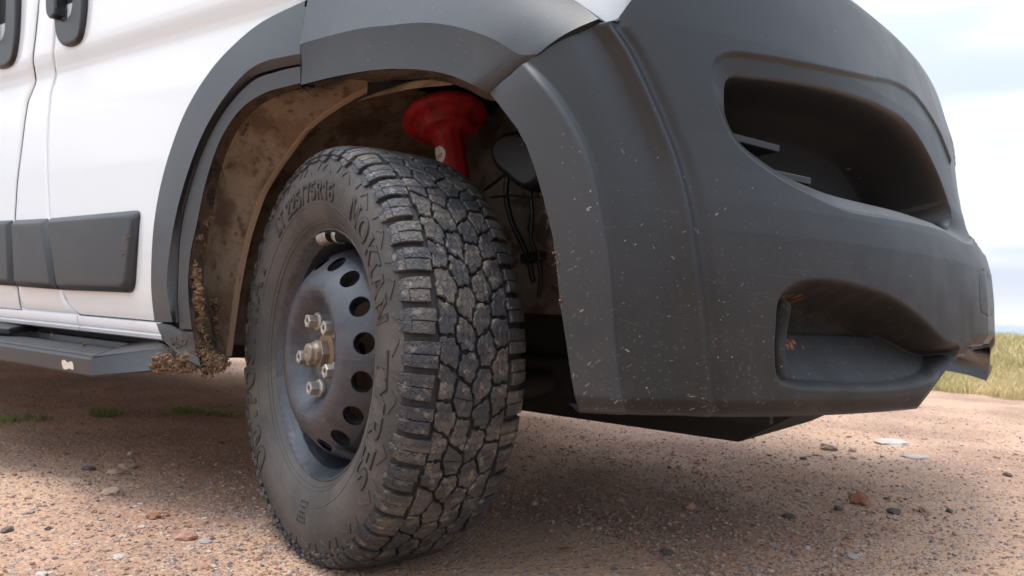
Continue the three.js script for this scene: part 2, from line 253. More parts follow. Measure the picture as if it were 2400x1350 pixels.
const wheel = new THREE.Group(); wheel.name = 'wheel'; wheel.position.set(0, RC, 0); wheel.rotation.y = -STEER; van.add(wheel);
wheel.userData.label = 'front wheel with chunky off-road tyre on a grey steel rim';
{
  // carcass: tread base dark, sidewalls dusty
  const seg = 220, ring = (s0, s1, n, R) => grid(Array.from({ length: n + 1 }, (_, i) => { const s = lerp(s0, s1, i / n); return Array.from({ length: seg + 1 }, (_, k) => onTyre(k / seg * 2 * Math.PI, s, 0)); }), { uv: (i, j) => [j / seg * 2.0, lerp(s0, s1, i / n)], angle: 1.2, flip: true });
  const sEnd = sectS[sectS.length - 1], sSh = sOfR(0.338);
  mesh('tyre_sidewall', ring(sSh - 0.004, sEnd, 60), M.sidewall, wheel);
  mesh('tyre_sidewall', ring(-sEnd, -sSh, 24), M.sidewall, wheel);
  mesh('tyre_carcass', ring(-sSh, sSh - 0.004, 40), M.rubberDark, wheel);

  // tread blocks
  const R = rng(5), PITCH = 24, LP = 2 * Math.PI * 0.372 / PITCH, toT = a => a / 0.372;
  const clipP = (poly, nx, ny, d) => { const out = []; for (let i = 0; i < poly.length; i++) { const p = poly[i], q = poly[(i + 1) % poly.length], a = nx * p[0] + ny * p[1] - d, b = nx * q[0] + ny * q[1] - d; if (a <= 0) out.push(p); if (a * b < 0) { const t = a / (a - b); out.push([lerp(p[0], q[0], t), lerp(p[1], q[1], t)]); } } return out; };
  const insetP = (poly, d) => { let out = poly; const n = poly.length, ar = poly.reduce((s, p, i) => { const q = poly[(i + 1) % n]; return s + p[0] * q[1] - q[0] * p[1]; }, 0), sg = ar > 0 ? 1 : -1; for (let i = 0; i < n; i++) { const p = poly[i], q = poly[(i + 1) % n], ex = q[0] - p[0], ey = q[1] - p[1], l = Math.hypot(ex, ey); if (l < 1e-5) continue; const nx = sg * ey / l, ny = -sg * ex / l; out = clipP(out, nx, ny, nx * p[0] + ny * p[1] - d); if (out.length < 3) return out; } return out; };
  const H = 0.0092, BV = 0.0011;
  // a prism standing on the carcass over an outline [a, s]; the outline is convex
  function prism(poly, h = H, bv = BV, base = -0.0015) {
    if (poly.length < 3) return null;
    const c = poly.reduce((s, p) => [s[0] + p[0] / poly.length, s[1] + p[1] / poly.length], [0, 0]), inn = p => { const dx = c[0] - p[0], dy = c[1] - p[1], l = Math.hypot(dx, dy) || 1; return [p[0] + dx / l * bv * 1.25, p[1] + dy / l * bv * 1.25]; }, top = poly.map(inn);
    const P = [], T = [], tri = (p, q, r) => { for (const [x, hh] of [p, q, r]) { const w = onTyre(toT(x[0]), x[1], hh); P.push(w.x, w.y, w.z); T.push(x[0], x[1] - hh); } };
    const ar = poly.reduce((s, p, i) => { const q = poly[(i + 1) % poly.length]; return s + p[0] * q[1] - q[0] * p[1]; }, 0), fw = ar > 0;
    const t3 = (p, q, r) => fw ? tri(p, r, q) : tri(p, q, r);
    // the top, split where the section curves
    const smin = Math.min(...top.map(p => p[1])), smax = Math.max(...top.map(p => p[1])), ns = Math.max(1, Math.ceil((smax - smin) / 0.012));
    for (let k = 0; k < ns; k++) { let q = ns === 1 ? top : clipP(clipP(top, 0, 1, lerp(smin, smax, (k + 1) / ns)), 0, -1, -lerp(smin, smax, k / ns)); if (q.length < 3) continue; const m = q.reduce((a, b) => [a[0] + b[0] / q.length, a[1] + b[1] / q.length], [0, 0]); for (let i = 0; i < q.length; i++) t3([m, h], [q[i], h], [q[(i + 1) % q.length], h]); }
    const cut = (p, q) => { const n = Math.max(1, Math.ceil(Math.abs(q[1] - p[1]) / 0.012)); return Array.from({ length: n + 1 }, (_, i) => [lerp(p[0], q[0], i / n), lerp(p[1], q[1], i / n)]); };
    for (let i = 0; i < poly.length; i++) {
      const E = cut(poly[i], poly[(i + 1) % poly.length]);
      for (let k = 0; k + 1 < E.length; k++) {
        const [p, q] = [E[k], E[k + 1]];
        t3([p, base], [q, base], [q, h - bv]); t3([p, base], [q, h - bv], [p, h - bv]);
        t3([p, h - bv], [q, h - bv], [inn(q), h]); t3([p, h - bv], [inn(q), h], [inn(p), h]);
      }
    }
    const g = new THREE.BufferGeometry(); g.setAttribute('position', new THREE.Float32BufferAttribute(P, 3)); g.setAttribute('uv', new THREE.Float32BufferAttribute(T, 2)); g.computeVertexNormals(); return g;
  }
  const addBlock = gs => { const L = gs.filter(Boolean); if (L.length) mesh('tread_block', merge(L), M.tread, wheel); };
  // split an outline by a zigzag sipe across it
  function siped(poly, n, ang, h = H) {
    const c = poly.reduce((s, p) => [s[0] + p[0] / poly.length, s[1] + p[1] / poly.length], [0, 0]), nx = Math.cos(ang), ny = Math.sin(ang), out = []; let rest = poly;
    const pr = poly.map(p => nx * p[0] + ny * p[1]), lo = Math.min(...pr), hi = Math.max(...pr);
    for (let k = 1; k <= n; k++) { const d = lerp(lo, hi, k / (n + 1)), w = 0.0003; out.push(prism(clipP(rest, nx, ny, d - w), h, 0.0012)); rest = clipP(rest, -nx, -ny, -d - w); }
    out.push(prism(rest, h, 0.0012)); return out;
  }
  // middle of the tread: staggered many-sided blocks
  const seeds = []; for (let p = 0; p < 2 * PITCH; p++) [[0.15, -0.0465], [0.66, -0.0165], [0.12, 0.0150], [0.62, 0.0460]].forEach(([a, s], c) => seeds.push([(p + a + (R() - 0.5) * 0.12 + 0.10 * Math.sin(p * 2.1 + c)) * LP / 2, s + (p % 2 ? 0.0042 : -0.0042) * (c === 1 || c === 2 ? 1 : 0.6) + (R() - 0.5) * 0.003]));
  const circ = PITCH * LP, edgeS = a => 0.0625 + 0.0035 * Math.sin(a / LP * 4 * Math.PI);
  for (const [a, s] of seeds) {
    let poly = [[a - LP * 0.9, -0.0615], [a + LP * 0.9, -0.0615], [a + LP * 0.9, 0.0615], [a - LP * 0.9, 0.0615]];
    for (const [b0, t] of seeds) { let b = b0; if (b - a > circ / 2) b -= circ; if (a - b > circ / 2) b += circ; if ((b === a && t === s) || Math.abs(b - a) > 0.13) continue; const K1 = 0.80, K2 = 1.22, sh = s < 0 ? 0.30 : -0.30, ex = (b - a) + sh * (t - s), dx = ex * K1, dy = (t - s) * K2, mx = (a + b) / 2, my = (s + t) / 2; const nx = dx * K1, ny = dy * K2 + sh * dx * K1, l = Math.hypot(nx, ny); poly = clipP(poly, nx / l, ny / l, (nx * mx + ny * my) / l); if (poly.length < 3) break; }
    poly = insetP(poly, 0.0025); if (poly.length < 3) continue;
    addBlock(R() < 0.3 ? siped(poly, 1, (R() - 0.5) * 0.5 + (s < 0 ? 0.25 : -0.25)) : [prism(zigzag(poly), H, 0.0016)]);
  }
  function zigzag(poly) { const n = poly.length, out = []; const ar = poly.reduce((q, a, i) => { const b = poly[(i + 1) % n]; return q + a[0] * b[1] - b[0] * a[1]; }, 0), sg = ar > 0 ? 1 : -1; for (let i = 0; i < n; i++) { const a = poly[i], b = poly[(i + 1) % n], ex = b[0] - a[0], ey = b[1] - a[1], l = Math.hypot(ex, ey); out.push(a); if (l < 0.017) continue; const nx = sg * ey / l, ny = -sg * ex / l, k = 0.0017 * (R() < 0.5 ? 1 : -1), f = 0.4 + 0.2 * R(); out.push([a[0] + ex * (f - 0.05) + nx * k, a[1] + ey * (f - 0.05) + ny * k], [a[0] + ex * (f + 0.05) - nx * k, a[1] + ey * (f + 0.05) - ny * k]); } return out; }
  // shoulder lugs, long and short in turn, running over onto the sidewall in steps
  for (let p = 0; p < 2 * PITCH; p++) for (const sg of [1, -1]) {
    const a0 = (p + (sg > 0 ? 0.1 : 0.55)) * LP / 2, w = LP / 2 - 0.0098, lng = p % 2, s0 = 0.0640 + 0.004 * (p % 3 - 1), sk = 0.10 * (lng ? 1 : 0.7);
    const e = (s, f) => [a0 + f * w * (1 - 0.35 * sstep(0.09, 0.135, s)) + sk * (s - 0.064) + 0.18 * w * sstep(0.09, 0.135, s), sg * s];
    const q = (sA, sB, f0, f1) => [e(sA, f0), e(sA, f1), e(sB, f1), e(sB, f0)];
    const L = [];
    L.push(prism(q(s0 + 0.002, 0.0966, 0, 0.487), H, 0.0014)); L.push(prism(q(s0 - 0.001, 0.0966, 0.513, 1), H, 0.0014));
    // shoulder face with stepped blocks
    L.push(prism(q(0.0967, 0.1060, 0.0, 0.46), H * 0.92, 0.0008)); L.push(prism(q(0.0967, 0.1045, 0.46, 1.0), H * 0.80, 0.0008));
    L.push(prism(q(0.1062, lng ? 0.1165 : 0.1125, 0.0, 0.5), H * 0.55, 0.0008)); L.push(prism(q(0.1047, lng ? 0.1135 : 0.1105, 0.5, 1), H * 0.45, 0.0008));
    addBlock(L);
  }
  // thin biting bars on the outer sidewall, an emblem, and rings
  const bars = [], bar = (a, s, l, w, ang, h = 0.0016) => { const c = Math.cos(ang), n = Math.sin(ang); return prism([[-l / 2, -w / 2], [l / 2, -w / 2], [l / 2, w / 2], [-l / 2, w / 2]].map(([x, y]) => [a + x * c - y * n, s + x * n + y * c]), h, 0.0004); };
  for (let p = 0; p < PITCH; p++) { const a = (p + 0.35) * LP; bars.push(bar(a, 0.1275, 0.028, 0.0030, -0.50), bar(a + 0.022, 0.1255, 0.020, 0.0028, 0.70), bar(a + 0.052, 0.1235, 0.018, 0.0024, 1.1)); }
  mesh('sidewall_rib', merge(bars), M.sidewall, wheel);
  const ringAt = r => { const q = sectAt(sOfR(r)); const g = new THREE.TorusGeometry(r, 0.0007, 6, 180); g.translate(0, 0, ZM + q.z); const p = g.attributes.position; for (let i = 0; i < p.count; i++) { const w = squash(V(p.getX(i), p.getY(i), p.getZ(i))); p.setXYZ(i, w.x, w.y, w.z); } return g; };
  mesh('sidewall_ring', merge([ringAt(0.2655), ringAt(0.2325), ringAt(0.2385)]), M.sidewall, wheel);
  const bend = (g, a0, rBase, k) => { const p = g.attributes.position; for (let i = 0; i < p.count; i++) { const r = rBase + p.getY(i), q = sectAt(sOfR(r)), t = a0 - p.getX(i) / k; p.setXYZ(i, r * Math.cos(t), r * Math.sin(t), ZM + q.z - 0.0004 + p.getZ(i)); } g.computeVertexNormals(); return g; };
  const emblem = []; for (const [x, y, w, h] of [[0, 0, 0.030, 0.0018], [0, 0.034, 0.036, 0.0018], [-0.015, 0.017, 0.0018, 0.034], [0.015, 0.017, 0.0018, 0.034], [0, 0.026, 0.018, 0.0028], [0, 0.018, 0.020, 0.0028], [0, 0.009, 0.016, 0.0022]]) emblem.push(bend(new THREE.BoxGeometry(w, h, 0.0018, 4, 1, 1).translate(x, y, 0.0006), -1.52, 0.258, 0.275));
  mesh('sidewall_emblem', merge(emblem), M.letter, wheel);

  const bold = await new FontLoader().loadAsync('fonts/droid/droid_sans_bold.typeface.json');
  const D = Math.PI / 180;
  function write(txt, a0, a1, r0, h, back) {
    const g = new TextGeometry(txt, { font: bold, size: h / 0.72, depth: back ? 0.0008 : 0.0022, curveSegments: 5, bevelEnabled: true, bevelThickness: 0.0004, bevelSize: back ? 0.0010 : 0.0002, bevelOffset: back ? 0.0004 : -0.0007, bevelSegments: 1 });
    g.computeBoundingBox(); const b = g.boundingBox, rm = r0 + h / 2, w = (a0 - a1) * D * rm, k = w / (b.max.x - b.min.x); g.translate(-b.min.x, 0, 0); g.scale(k, 1, 1);
    return bend(g, a0 * D, r0, rm);
  }
  for (const [t, a0, a1, r0, h] of [['OUTPOST', 231, 176, 0.276, 0.040], ['nAT', 172, 145, 0.276, 0.040], ['LT 225/75R16', 129, 73, 0.272, 0.023], ['NOKIAN', 58, 13, 0.272, 0.029], ['TYRES', 5, -38, 0.272, 0.029]]) { const b = write(t, a0, a1, r0, h, true); mesh('sidewall_lettering', b, M.letter, wheel); mesh('lettering_face', write(t, a0, a1, r0, h, false), M.face, wheel); }  // darker backing letters stand in for shading round the raised faces

  // steel rim and its pierced disc
  const steelMap = rep(dataTex(512, 512, (u, v) => { const n = fbm(u, v, 6, 6, 331), f = fbm(u, v, 80, 2, 333); let c = mixA([0.016, 0.019, 0.027], [0.036, 0.037, 0.043], sstep(0.3, 0.75, n)); return encA(mixA(c, [0.11, 0.095, 0.08], sstep(0.68, 0.9, f) * 0.35)); }), 0.25);
  M.steel = phys({ name: 'dark_painted_steel', map: steelMap, roughness: 0.42, metalness: 0, clearcoat: 0.25, clearcoatRoughness: 0.35, bumpMap: rubberBump, bumpScale: 0.0003 });
  M.rust = std({ name: 'rusty_steel', map: rep(dataTex(256, 256, (u, v) => { const n = fbm(u, v, 8, 5, 341); return encA(mixA([0.26, 0.17, 0.10], [0.12, 0.06, 0.03], n)); }), 0.05), roughness: 0.7, metalness: 0.2 });
  M.zinc = std({ name: 'dusty_zinc', map: rep(dataTex(256, 256, (u, v) => { const n = fbm(u, v, 8, 5, 343); return encA(mixA([0.46, 0.42, 0.37], [0.22, 0.19, 0.165], n)); }), 0.04), roughness: 0.45, metalness: 0.55 });
  mesh('rim', revolve([...smoothProf([[-0.006, 0.2225], [-0.001, 0.2245], [0.002, 0.2225], [0.001, 0.2190], [-0.006, 0.2150], [-0.014, 0.2085], [-0.022, 0.2035], [-0.040, 0.2015], [-0.055, 0.1985], [-0.075, 0.1935], [-0.12, 0.190], [-0.166, 0.2]], 60)], 180, { angle: 0.9 }), M.steel, wheel);
  const solid = smoothProf([[-0.010, 0.036], [-0.0055, 0.040], [-0.0055, 0.064], [-0.0045, 0.073], [0.003, 0.0825], [0.013, 0.092], [0.021, 0.103], [0.0240, 0.115], [0.0225, 0.128], [0.016, 0.142], [0.004, 0.156], [-0.010, 0.169], [-0.025, 0.180], [-0.042, 0.188], [-0.060, 0.1925]], 64);
  const back = solid.map(([z, r], i) => { const a = solid[Math.max(0, i - 1)], b = solid[Math.min(solid.length - 1, i + 1)], dz = b[0] - a[0], dr = b[1] - a[1], l = Math.hypot(dz, dr); return [z - dr / l * 0.006, r + dz / l * 0.006]; }).reverse();
  const discG = revolve([...solid, ...back, solid[0]], 144, { angle: 0.9 });
  const ev = new Evaluator(); ev.attributes = ['position', 'normal', 'uv'];
  const gi = mergeVertices(discG, 1e-6);
  let A = new Brush(gi); A.updateMatrixWorld();
  for (let k = 0; k < 16; k++) {
    const t = (11.25 * 0 + k * 22.5 + 10) * D, c = new THREE.CylinderGeometry(0.0185, 0.0185, 0.05, 28); c.rotateX(Math.PI / 2);
    const b = new Brush(c); b.position.set(0.1625 * Math.cos(t), 0.1625 * Math.sin(t), -0.003); const ax = V(Math.cos(t), Math.sin(t), 1.0).normalize(); b.quaternion.setFromUnitVectors(V(0, 0, 1), ax); b.updateMatrixWorld();
    A = ev.evaluate(A, b, SUBTRACTION); A.updateMatrixWorld();
  }
  mesh('wheel_disc', A.geometry, M.steel, wheel);
  // drum and brake parts seen through the holes
  mesh('brake_disc', revolve([[-0.075, 0.02], [-0.075, 0.15], [-0.10, 0.15], [-0.10, 0.06], [-0.16, 0.06], [-0.16, 0.0]], 64), M.rust, wheel);
  mesh('brake_caliper', merge([box(0.09, 0.16, 0.06, 0.135, 0.01, -0.088, 0, 0, 0.05, 0.012), box(0.02, 0.10, 0.05, 0.165, 0.02, -0.055, 0, 0, 0.2, 0.006)]), M.chassis, wheel);
  // bolts
  const hex = r => { const s = new THREE.Shape(); for (let k = 0; k < 6; k++) { const a = k * Math.PI / 3; k ? s.lineTo(r * Math.cos(a), r * Math.sin(a)) : s.moveTo(r, 0); } s.closePath(); return s; };
  const boltShape = hex(0.0112); { const h = new THREE.Path(); h.absarc(0, 0, 0.0062, 0, Math.PI * 2, true); boltShape.holes.push(h); }
  const hexG = new THREE.ExtrudeGeometry(boltShape, { depth: 0.0165, bevelEnabled: true, bevelThickness: 0.0018, bevelSize: 0.0014, bevelSegments: 2, curveSegments: 18 }).translate(0, 0, 0.0065);
  const flange = revolve(smoothProf([[0.0, 0.0165], [0.004, 0.0168], [0.0065, 0.0155], [0.008, 0.0125], [0.0085, 0.006]], 14), 32);
  const boltG = merge([hexG, flange]), sockG = new THREE.CircleGeometry(0.0070, 20).translate(0, 0, 0.010);
  for (let k = 0; k < 5; k++) { const t = (119 - k * 72) * D, b = mesh('wheel_bolt', boltG, M.zinc, wheel); b.position.set(0.0635 * Math.cos(t), 0.0635 * Math.sin(t), -0.0055); b.rotation.z = k * 0.7; mesh('bolt_socket', sockG, M.rubberDark, wheel).position.copy(b.position); }  // socket disc coloured dark to stand for shade in the hollow head
  for (const t of [78, 205]) { const b = mesh('locating_pin', revolve([[0, 0.0045], [0.013, 0.0045], [0.015, 0.003], [0.015, 0]], 16), M.zinc, wheel); b.position.set(0.048 * Math.cos(t * D), 0.048 * Math.sin(t * D), -0.0055); }
  const nutG = merge([new THREE.ExtrudeGeometry(hex(0.0235), { depth: 0.014, bevelEnabled: true, bevelThickness: 0.002, bevelSize: 0.002, bevelSegments: 2 }).translate(0, 0, -0.006), revolve(smoothProf([[0.008, 0.0205], [0.016, 0.0205], [0.019, 0.019], [0.0205, 0.0175], [0.027, 0.0172], [0.0285, 0.0155], [0.0288, 0.004], [0.0275, 0.0035], [0.0273, 0]], 40), 40)]);
  M.nut = std({ name: 'weathered_brass_steel', map: rep(dataTex(256, 256, (u, v) => { const n = fbm(u, v, 8, 5, 345); return encA(mixA([0.30, 0.255, 0.20], [0.15, 0.105, 0.07], n)); }), 0.05), roughness: 0.45, metalness: 0.45 });
  mesh('hub_nut', nutG, M.nut, wheel);
  mesh('hub_flange', revolve(smoothProf([[-0.012, 0.040], [-0.006, 0.038], [-0.004, 0.034], [-0.005, 0.0]], 20), 48), M.rust, wheel);
  // balance weights clipped to the rim edge, tyre valve
  const wgt = (t, l) => { const n = 12; const rows = []; for (let i = 0; i <= n; i++) { const a = t + (i / n - 0.5) * l, e = Math.sin(Math.PI * clamp(i / n, 0.06, 0.94)) ** 0.4; rows.push([[-0.020, 0.2000], [-0.006, 0.199 - 0.001 * e], [0.001, 0.2045 - 0.002 * e], [0.004, 0.2105], [0.003, 0.2165], [-0.004, 0.2150]].map(([z, r]) => V(r * Math.cos(a), r * Math.sin(a), z))); } return grid(rows, { angle: 1 }); };
  mesh('balance_weight', wgt(97 * D, 0.19), M.zinc, wheel); mesh('balance_weight', wgt(82 * D, 0.075), M.zinc, wheel);
  const vg = revolve(smoothProf([[0, 0.0075], [0.012, 0.0068], [0.03, 0.0062], [0.044, 0.0058], [0.046, 0.004], [0.046, 0]], 24), 20); const vm = mesh('tyre_valve', vg, M.rubberDark, wheel);
  vm.position.set(0.196 * Math.cos(-62 * D), 0.196 * Math.sin(-62 * D), -0.035); vm.quaternion.setFromUnitVectors(V(0, 0, 1), V(-0.5, 0.35, 0.85).normalize());
}
// ---- bumper: an elliptical plan at every height, wrapped round the nose, with mouldings pressed into it
const C_OF_Y = [[0.30, 0.930], [0.42, 0.922], [0.52, 0.917], [0.58, 0.910], [0.62, 0.899], [0.67, 0.880], [0.72, 0.864], [0.77, 0.852], [0.87, 0.828], [0.97, 0.796], [1.02, 0.780], [1.07, 0.760], [1.2, 0.66], [1.36, 0.50]];
const bumperBase = (th, y) => V(0.45 + (interp(C_OF_Y, y) - 0.45) * Math.sin(th), y, -1.0 + 1.035 * Math.cos(th));
const HP = Math.PI / 2;
const ARC = (() => { const L = [0]; let p = bumperBase(-0.3, 0.5); for (let i = 1; i <= 400; i++) { const q = bumperBase(lerp(-0.3, Math.PI, i / 400), 0.5); L.push(L[i - 1] + q.distanceTo(p)); p = q; } const o = L[Math.round(0.3 / (Math.PI + 0.3) * 400)]; return L.map(v => v - o); })();
const uOf = th => { const f = clamp((th + 0.3) / (Math.PI + 0.3), 0, 1) * 400, i = Math.min(399, Math.floor(f)); return lerp(ARC[i], ARC[i + 1], f - i); };
const thOf = u => { let a = 0, b = 400; while (b - a > 1) { const m = (a + b) >> 1; ARC[m] <= u ? a = m : b = m; } return lerp(-0.3, Math.PI, (a + (u - ARC[a]) / (ARC[b] - ARC[a])) / 400); };
const bumpLook = (() => {                                  // where on the bumper a point of the photograph lies: [u, y]
  const G = []; for (let i = 0; i <= 160; i++) for (let j = 0; j <= 100; j++) { const th = lerp(-0.2, 1.75, i / 160), y = lerp(0.3, 1.12, j / 100), q = project(bumperBase(th, y)); G.push([th, y, q[0], q[1]]); }
  return (px, py) => {
    let b = null, bd = 1e9; for (const g of G) { const d = (g[2] - px) ** 2 + (g[3] - py) ** 2 + (g[0] > 1.2 ? 30 : 0); if (d < bd) { bd = d; b = g; } }
    let [th, y] = b;
    for (let k = 0; k < 8; k++) { const f = (a, c) => project(bumperBase(a, c)), q = f(th, y), e = 1e-4, qt = f(th + e, y), qy = f(th, y + e), a = (qt[0] - q[0]) / e, c = (qt[1] - q[1]) / e, m = (qy[0] - q[0]) / e, n = (qy[1] - q[1]) / e, D = a * n - m * c, rx = px - q[0], ry = py - q[1]; if (Math.abs(D) < 1e4) break; th = clamp(th + clamp((rx * n - m * ry) / D, -0.05, 0.05), -0.25, 1.9); y = clamp(y + clamp((a * ry - c * rx) / D, -0.05, 0.05), 0.28, 1.2); }
    return [uOf(th), y];
  };
})();
const lookAll = L => L.map(p => bumpLook(p[0], p[1]));
// outlines read off the photograph
const edgeUY = lookAll([[1360, 966], [1352, 940], [1341, 880], [1330, 800], [1318, 720], [1310, 640], [1301, 560], [1291, 515], [1279, 465], [1262, 402], [1242, 344], [1221, 303], [1200, 274], [1180, 246], [1160, 220]]);
const seamUY = lookAll([[1160, 220], [1205, 178], [1250, 132], [1300, 103], [1350, 76], [1405, 49], [1432, 50], [1450, 40], [1480, 0], [1500, -40], [1520, -80]]);
const edgeTab = [...edgeUY, ...seamUY.slice(1)].map(([u, y]) => [y, u]).sort((a, b) => a[0] - b[0]);
const edgeU = y => interp(edgeTab, y);
const ridgeTab = lookAll([[1466, 968], [1452, 900], [1441, 800], [1433, 690], [1425, 600], [1412, 519], [1387, 394], [1354, 311], [1304, 228], [1262, 178], [1225, 140]]).map(([u, y]) => [y, u]).sort((a, b) => a[0] - b[0]);
const foldTab = lookAll([[1660, 974], [1652, 880], [1641, 760], [1628, 640], [1615, 550], [1600, 460], [1575, 370], [1540, 280], [1500, 190], [1462, 115], [1425, 60]]).map(([u, y]) => [y, u]).sort((a, b) => a[0] - b[0]);
const ventOut = outline2(lookAll([[1672, 175], [1676, 146], [1706, 128], [1789, 134], [1911, 156], [2033, 181], [2107, 198], [2156, 235], [2205, 313], [2244, 416], [2272, 500], [2282, 560], [2262, 566], [2205, 535], [2107, 511], [1985, 489], [1911, 457], [1813, 403], [1740, 344], [1706, 295], [1686, 240]]), 160);
const ventIn = outline2(lookAll([[1711, 183], [1722, 171], [1780, 173], [1838, 179], [1985, 206], [2082, 241], [2141, 280], [2180, 334], [2219, 416], [2245, 489], [2254, 526], [2205, 510], [2131, 485], [2033, 461], [1960, 441], [1887, 412], [1813, 368], [1750, 314], [1725, 265], [1714, 220]]), 160);
const VL = bumpLook(1715, 220), VR = bumpLook(2240, 500);
const fogOut = outline2(lookAll([[1815, 760], [1822, 700], [1850, 668], [1905, 650], [2000, 662], [2095, 695], [2165, 745], [2215, 795], [2250, 812], [2252, 840], [2215, 885], [2150, 908], [2060, 918], [1950, 918], [1860, 912], [1822, 895], [1812, 830]]), 140);
const finLine = lookAll([[1856, 720], [1846, 770], [1841, 830], [1846, 882]]);
const capBox = outline2(lookAll([[2296, 650], [2302, 634], [2314, 640], [2322, 655], [2323, 700], [2320, 735], [2310, 738], [2298, 722]]), 48);
const chinTab = lookAll([[2100, 968], [2160, 963], [2190, 925], [2222, 880], [2262, 830]]).map(([u, y]) => [u, y]).sort((a, b) => a[0] - b[0]);
const Y0 = 0.322, chinY = u => u < chinTab[0][0] ? Y0 : u > chinTab[chinTab.length - 1][0] + 0.05 ? 0.425 : clamp(interp(chinTab, u), Y0, 0.43);
for (const T of [ridgeTab, foldTab]) { const pts = new THREE.CatmullRomCurve3(T.map(q => V(q[0], q[1], 0)), false, 'centripetal').getPoints(160); T.length = 0; let last = -1; for (const q of pts) if (q.x > last) { T.push([q.x, q.y]); last = q.x; } }
const bboxOf = L => [Math.min(...L.map(p => p[0])) - 0.03, Math.max(...L.map(p => p[0])) + 0.03, Math.min(...L.map(p => p[1])) - 0.03, Math.max(...L.map(p => p[1])) + 0.03];
const BB = [ventOut, fogOut, capBox].map(bboxOf), inBB = (b, u, y) => u > b[0] && u < b[1] && y > b[2] && y < b[3];
function pressed(u, y, far) {                             // how far the surface stands proud of (or is sunk into) the plain ellipse
  let d = 0;
  const fade = 1 - sstep(0.76, 0.86, y), t = u - interp(ridgeTab, y);
  d += 0.009 * (1 - sstep(-0.010, 0.010, t)) * fade;
  const f = u - interp(foldTab, y);
  if (Math.abs(f) < 0.2) { d += 0.0040 * Math.exp(-((f / 0.0075) ** 2)) - 0.005 * Math.exp(-(((f - 0.019) / 0.010) ** 2)); if (f < 0) d -= 0.010 * Math.exp(-(((f + 0.035) / 0.035) ** 2)) * sstep(0, -0.03, f) * sstep(-0.01, 0.02, t); }
  if (inBB(BB[0], u, y)) {
    const so = sdPoly(ventOut, u, y);
    if (so < 0.004) { const si = sdPoly(ventIn, u, y); const c = so >= 0 ? 0 : si <= 0 ? 1 : clamp(-so / (-so + si), 0, 1); const k = (u - VL[0]) / (VR[0] - VL[0]), up = sstep(-0.03, 0.03, y - lerp(VL[1], VR[1], k)); d -= lerp(0.018, 0.007, up) * c + 0.005 * sstep(0.004, -0.003, so); if (si < 0) d -= 0.15 * sstep(0, 0.036, -si); }
  }
  if (inBB(BB[1], u, y)) {
    const s = sdPoly(fogOut, u, y);
    if (s < 0) {
      let q = -0.095 * sstep(0, 0.048, -s); const floor = -0.012 - 0.55 * Math.max(0, (0.455 - y) - 0.0) * 0; 
      let fd = 1e9; for (let i = 0; i + 1 < finLine.length; i++) { const [ax, ay] = finLine[i], [bx, by] = finLine[i + 1], ex = bx - ax, ey = by - ay, k = clamp(((u - ax) * ex + (y - ay) * ey) / (ex * ex + ey * ey), 0, 1); fd = Math.min(fd, Math.hypot(u - ax - ex * k, y - ay - ey * k)); }
      q = Math.max(q, -0.004 - (fd / 0.016) ** 2 * 0.022);
      const fl = -0.078 + (0.44 - y) * 0.95; if (y < 0.44) q = Math.max(q, Math.min(-0.004 * sstep(0, 0.02, -s), -0.078 + (0.44 - y) * 0.80));
      d += q;
    }
  }
  if (inBB(BB[2], u, y)) { const s = sdPoly(capBox, u, y); d -= 0.003 * Math.exp(-((s / 0.0022) ** 2)); }
  // rounded roll at the bottom and the top edge
  d -= 0.010 * sstep(0.022, 0, y - chinY(u)); d -= 0.45 * Math.max(0, y - 1.032) + 0.012 * sstep(1.062, 1.075, y);
  return d;
}
const bumperPoint = (u, y) => { const th = thOf(u), p = bumperBase(th, y), e = 1e-3, a = bumperBase(th + e, y).sub(bumperBase(th - e, y)), b = bumperBase(th, y + e).sub(bumperBase(th, y - e)); const n = b.cross(a).normalize(); if (n.x < 0 && n.z < 0) n.negate(); if (n.dot(V(0.6, 0, 0.8)) < 0) n.negate(); return p.addScaledVector(n, pressed(u, y)); };
const UC = uOf(HP), bumperUV = (u, y) => [u / 1.5 + 0.1, (y - 0.3) / 0.75];
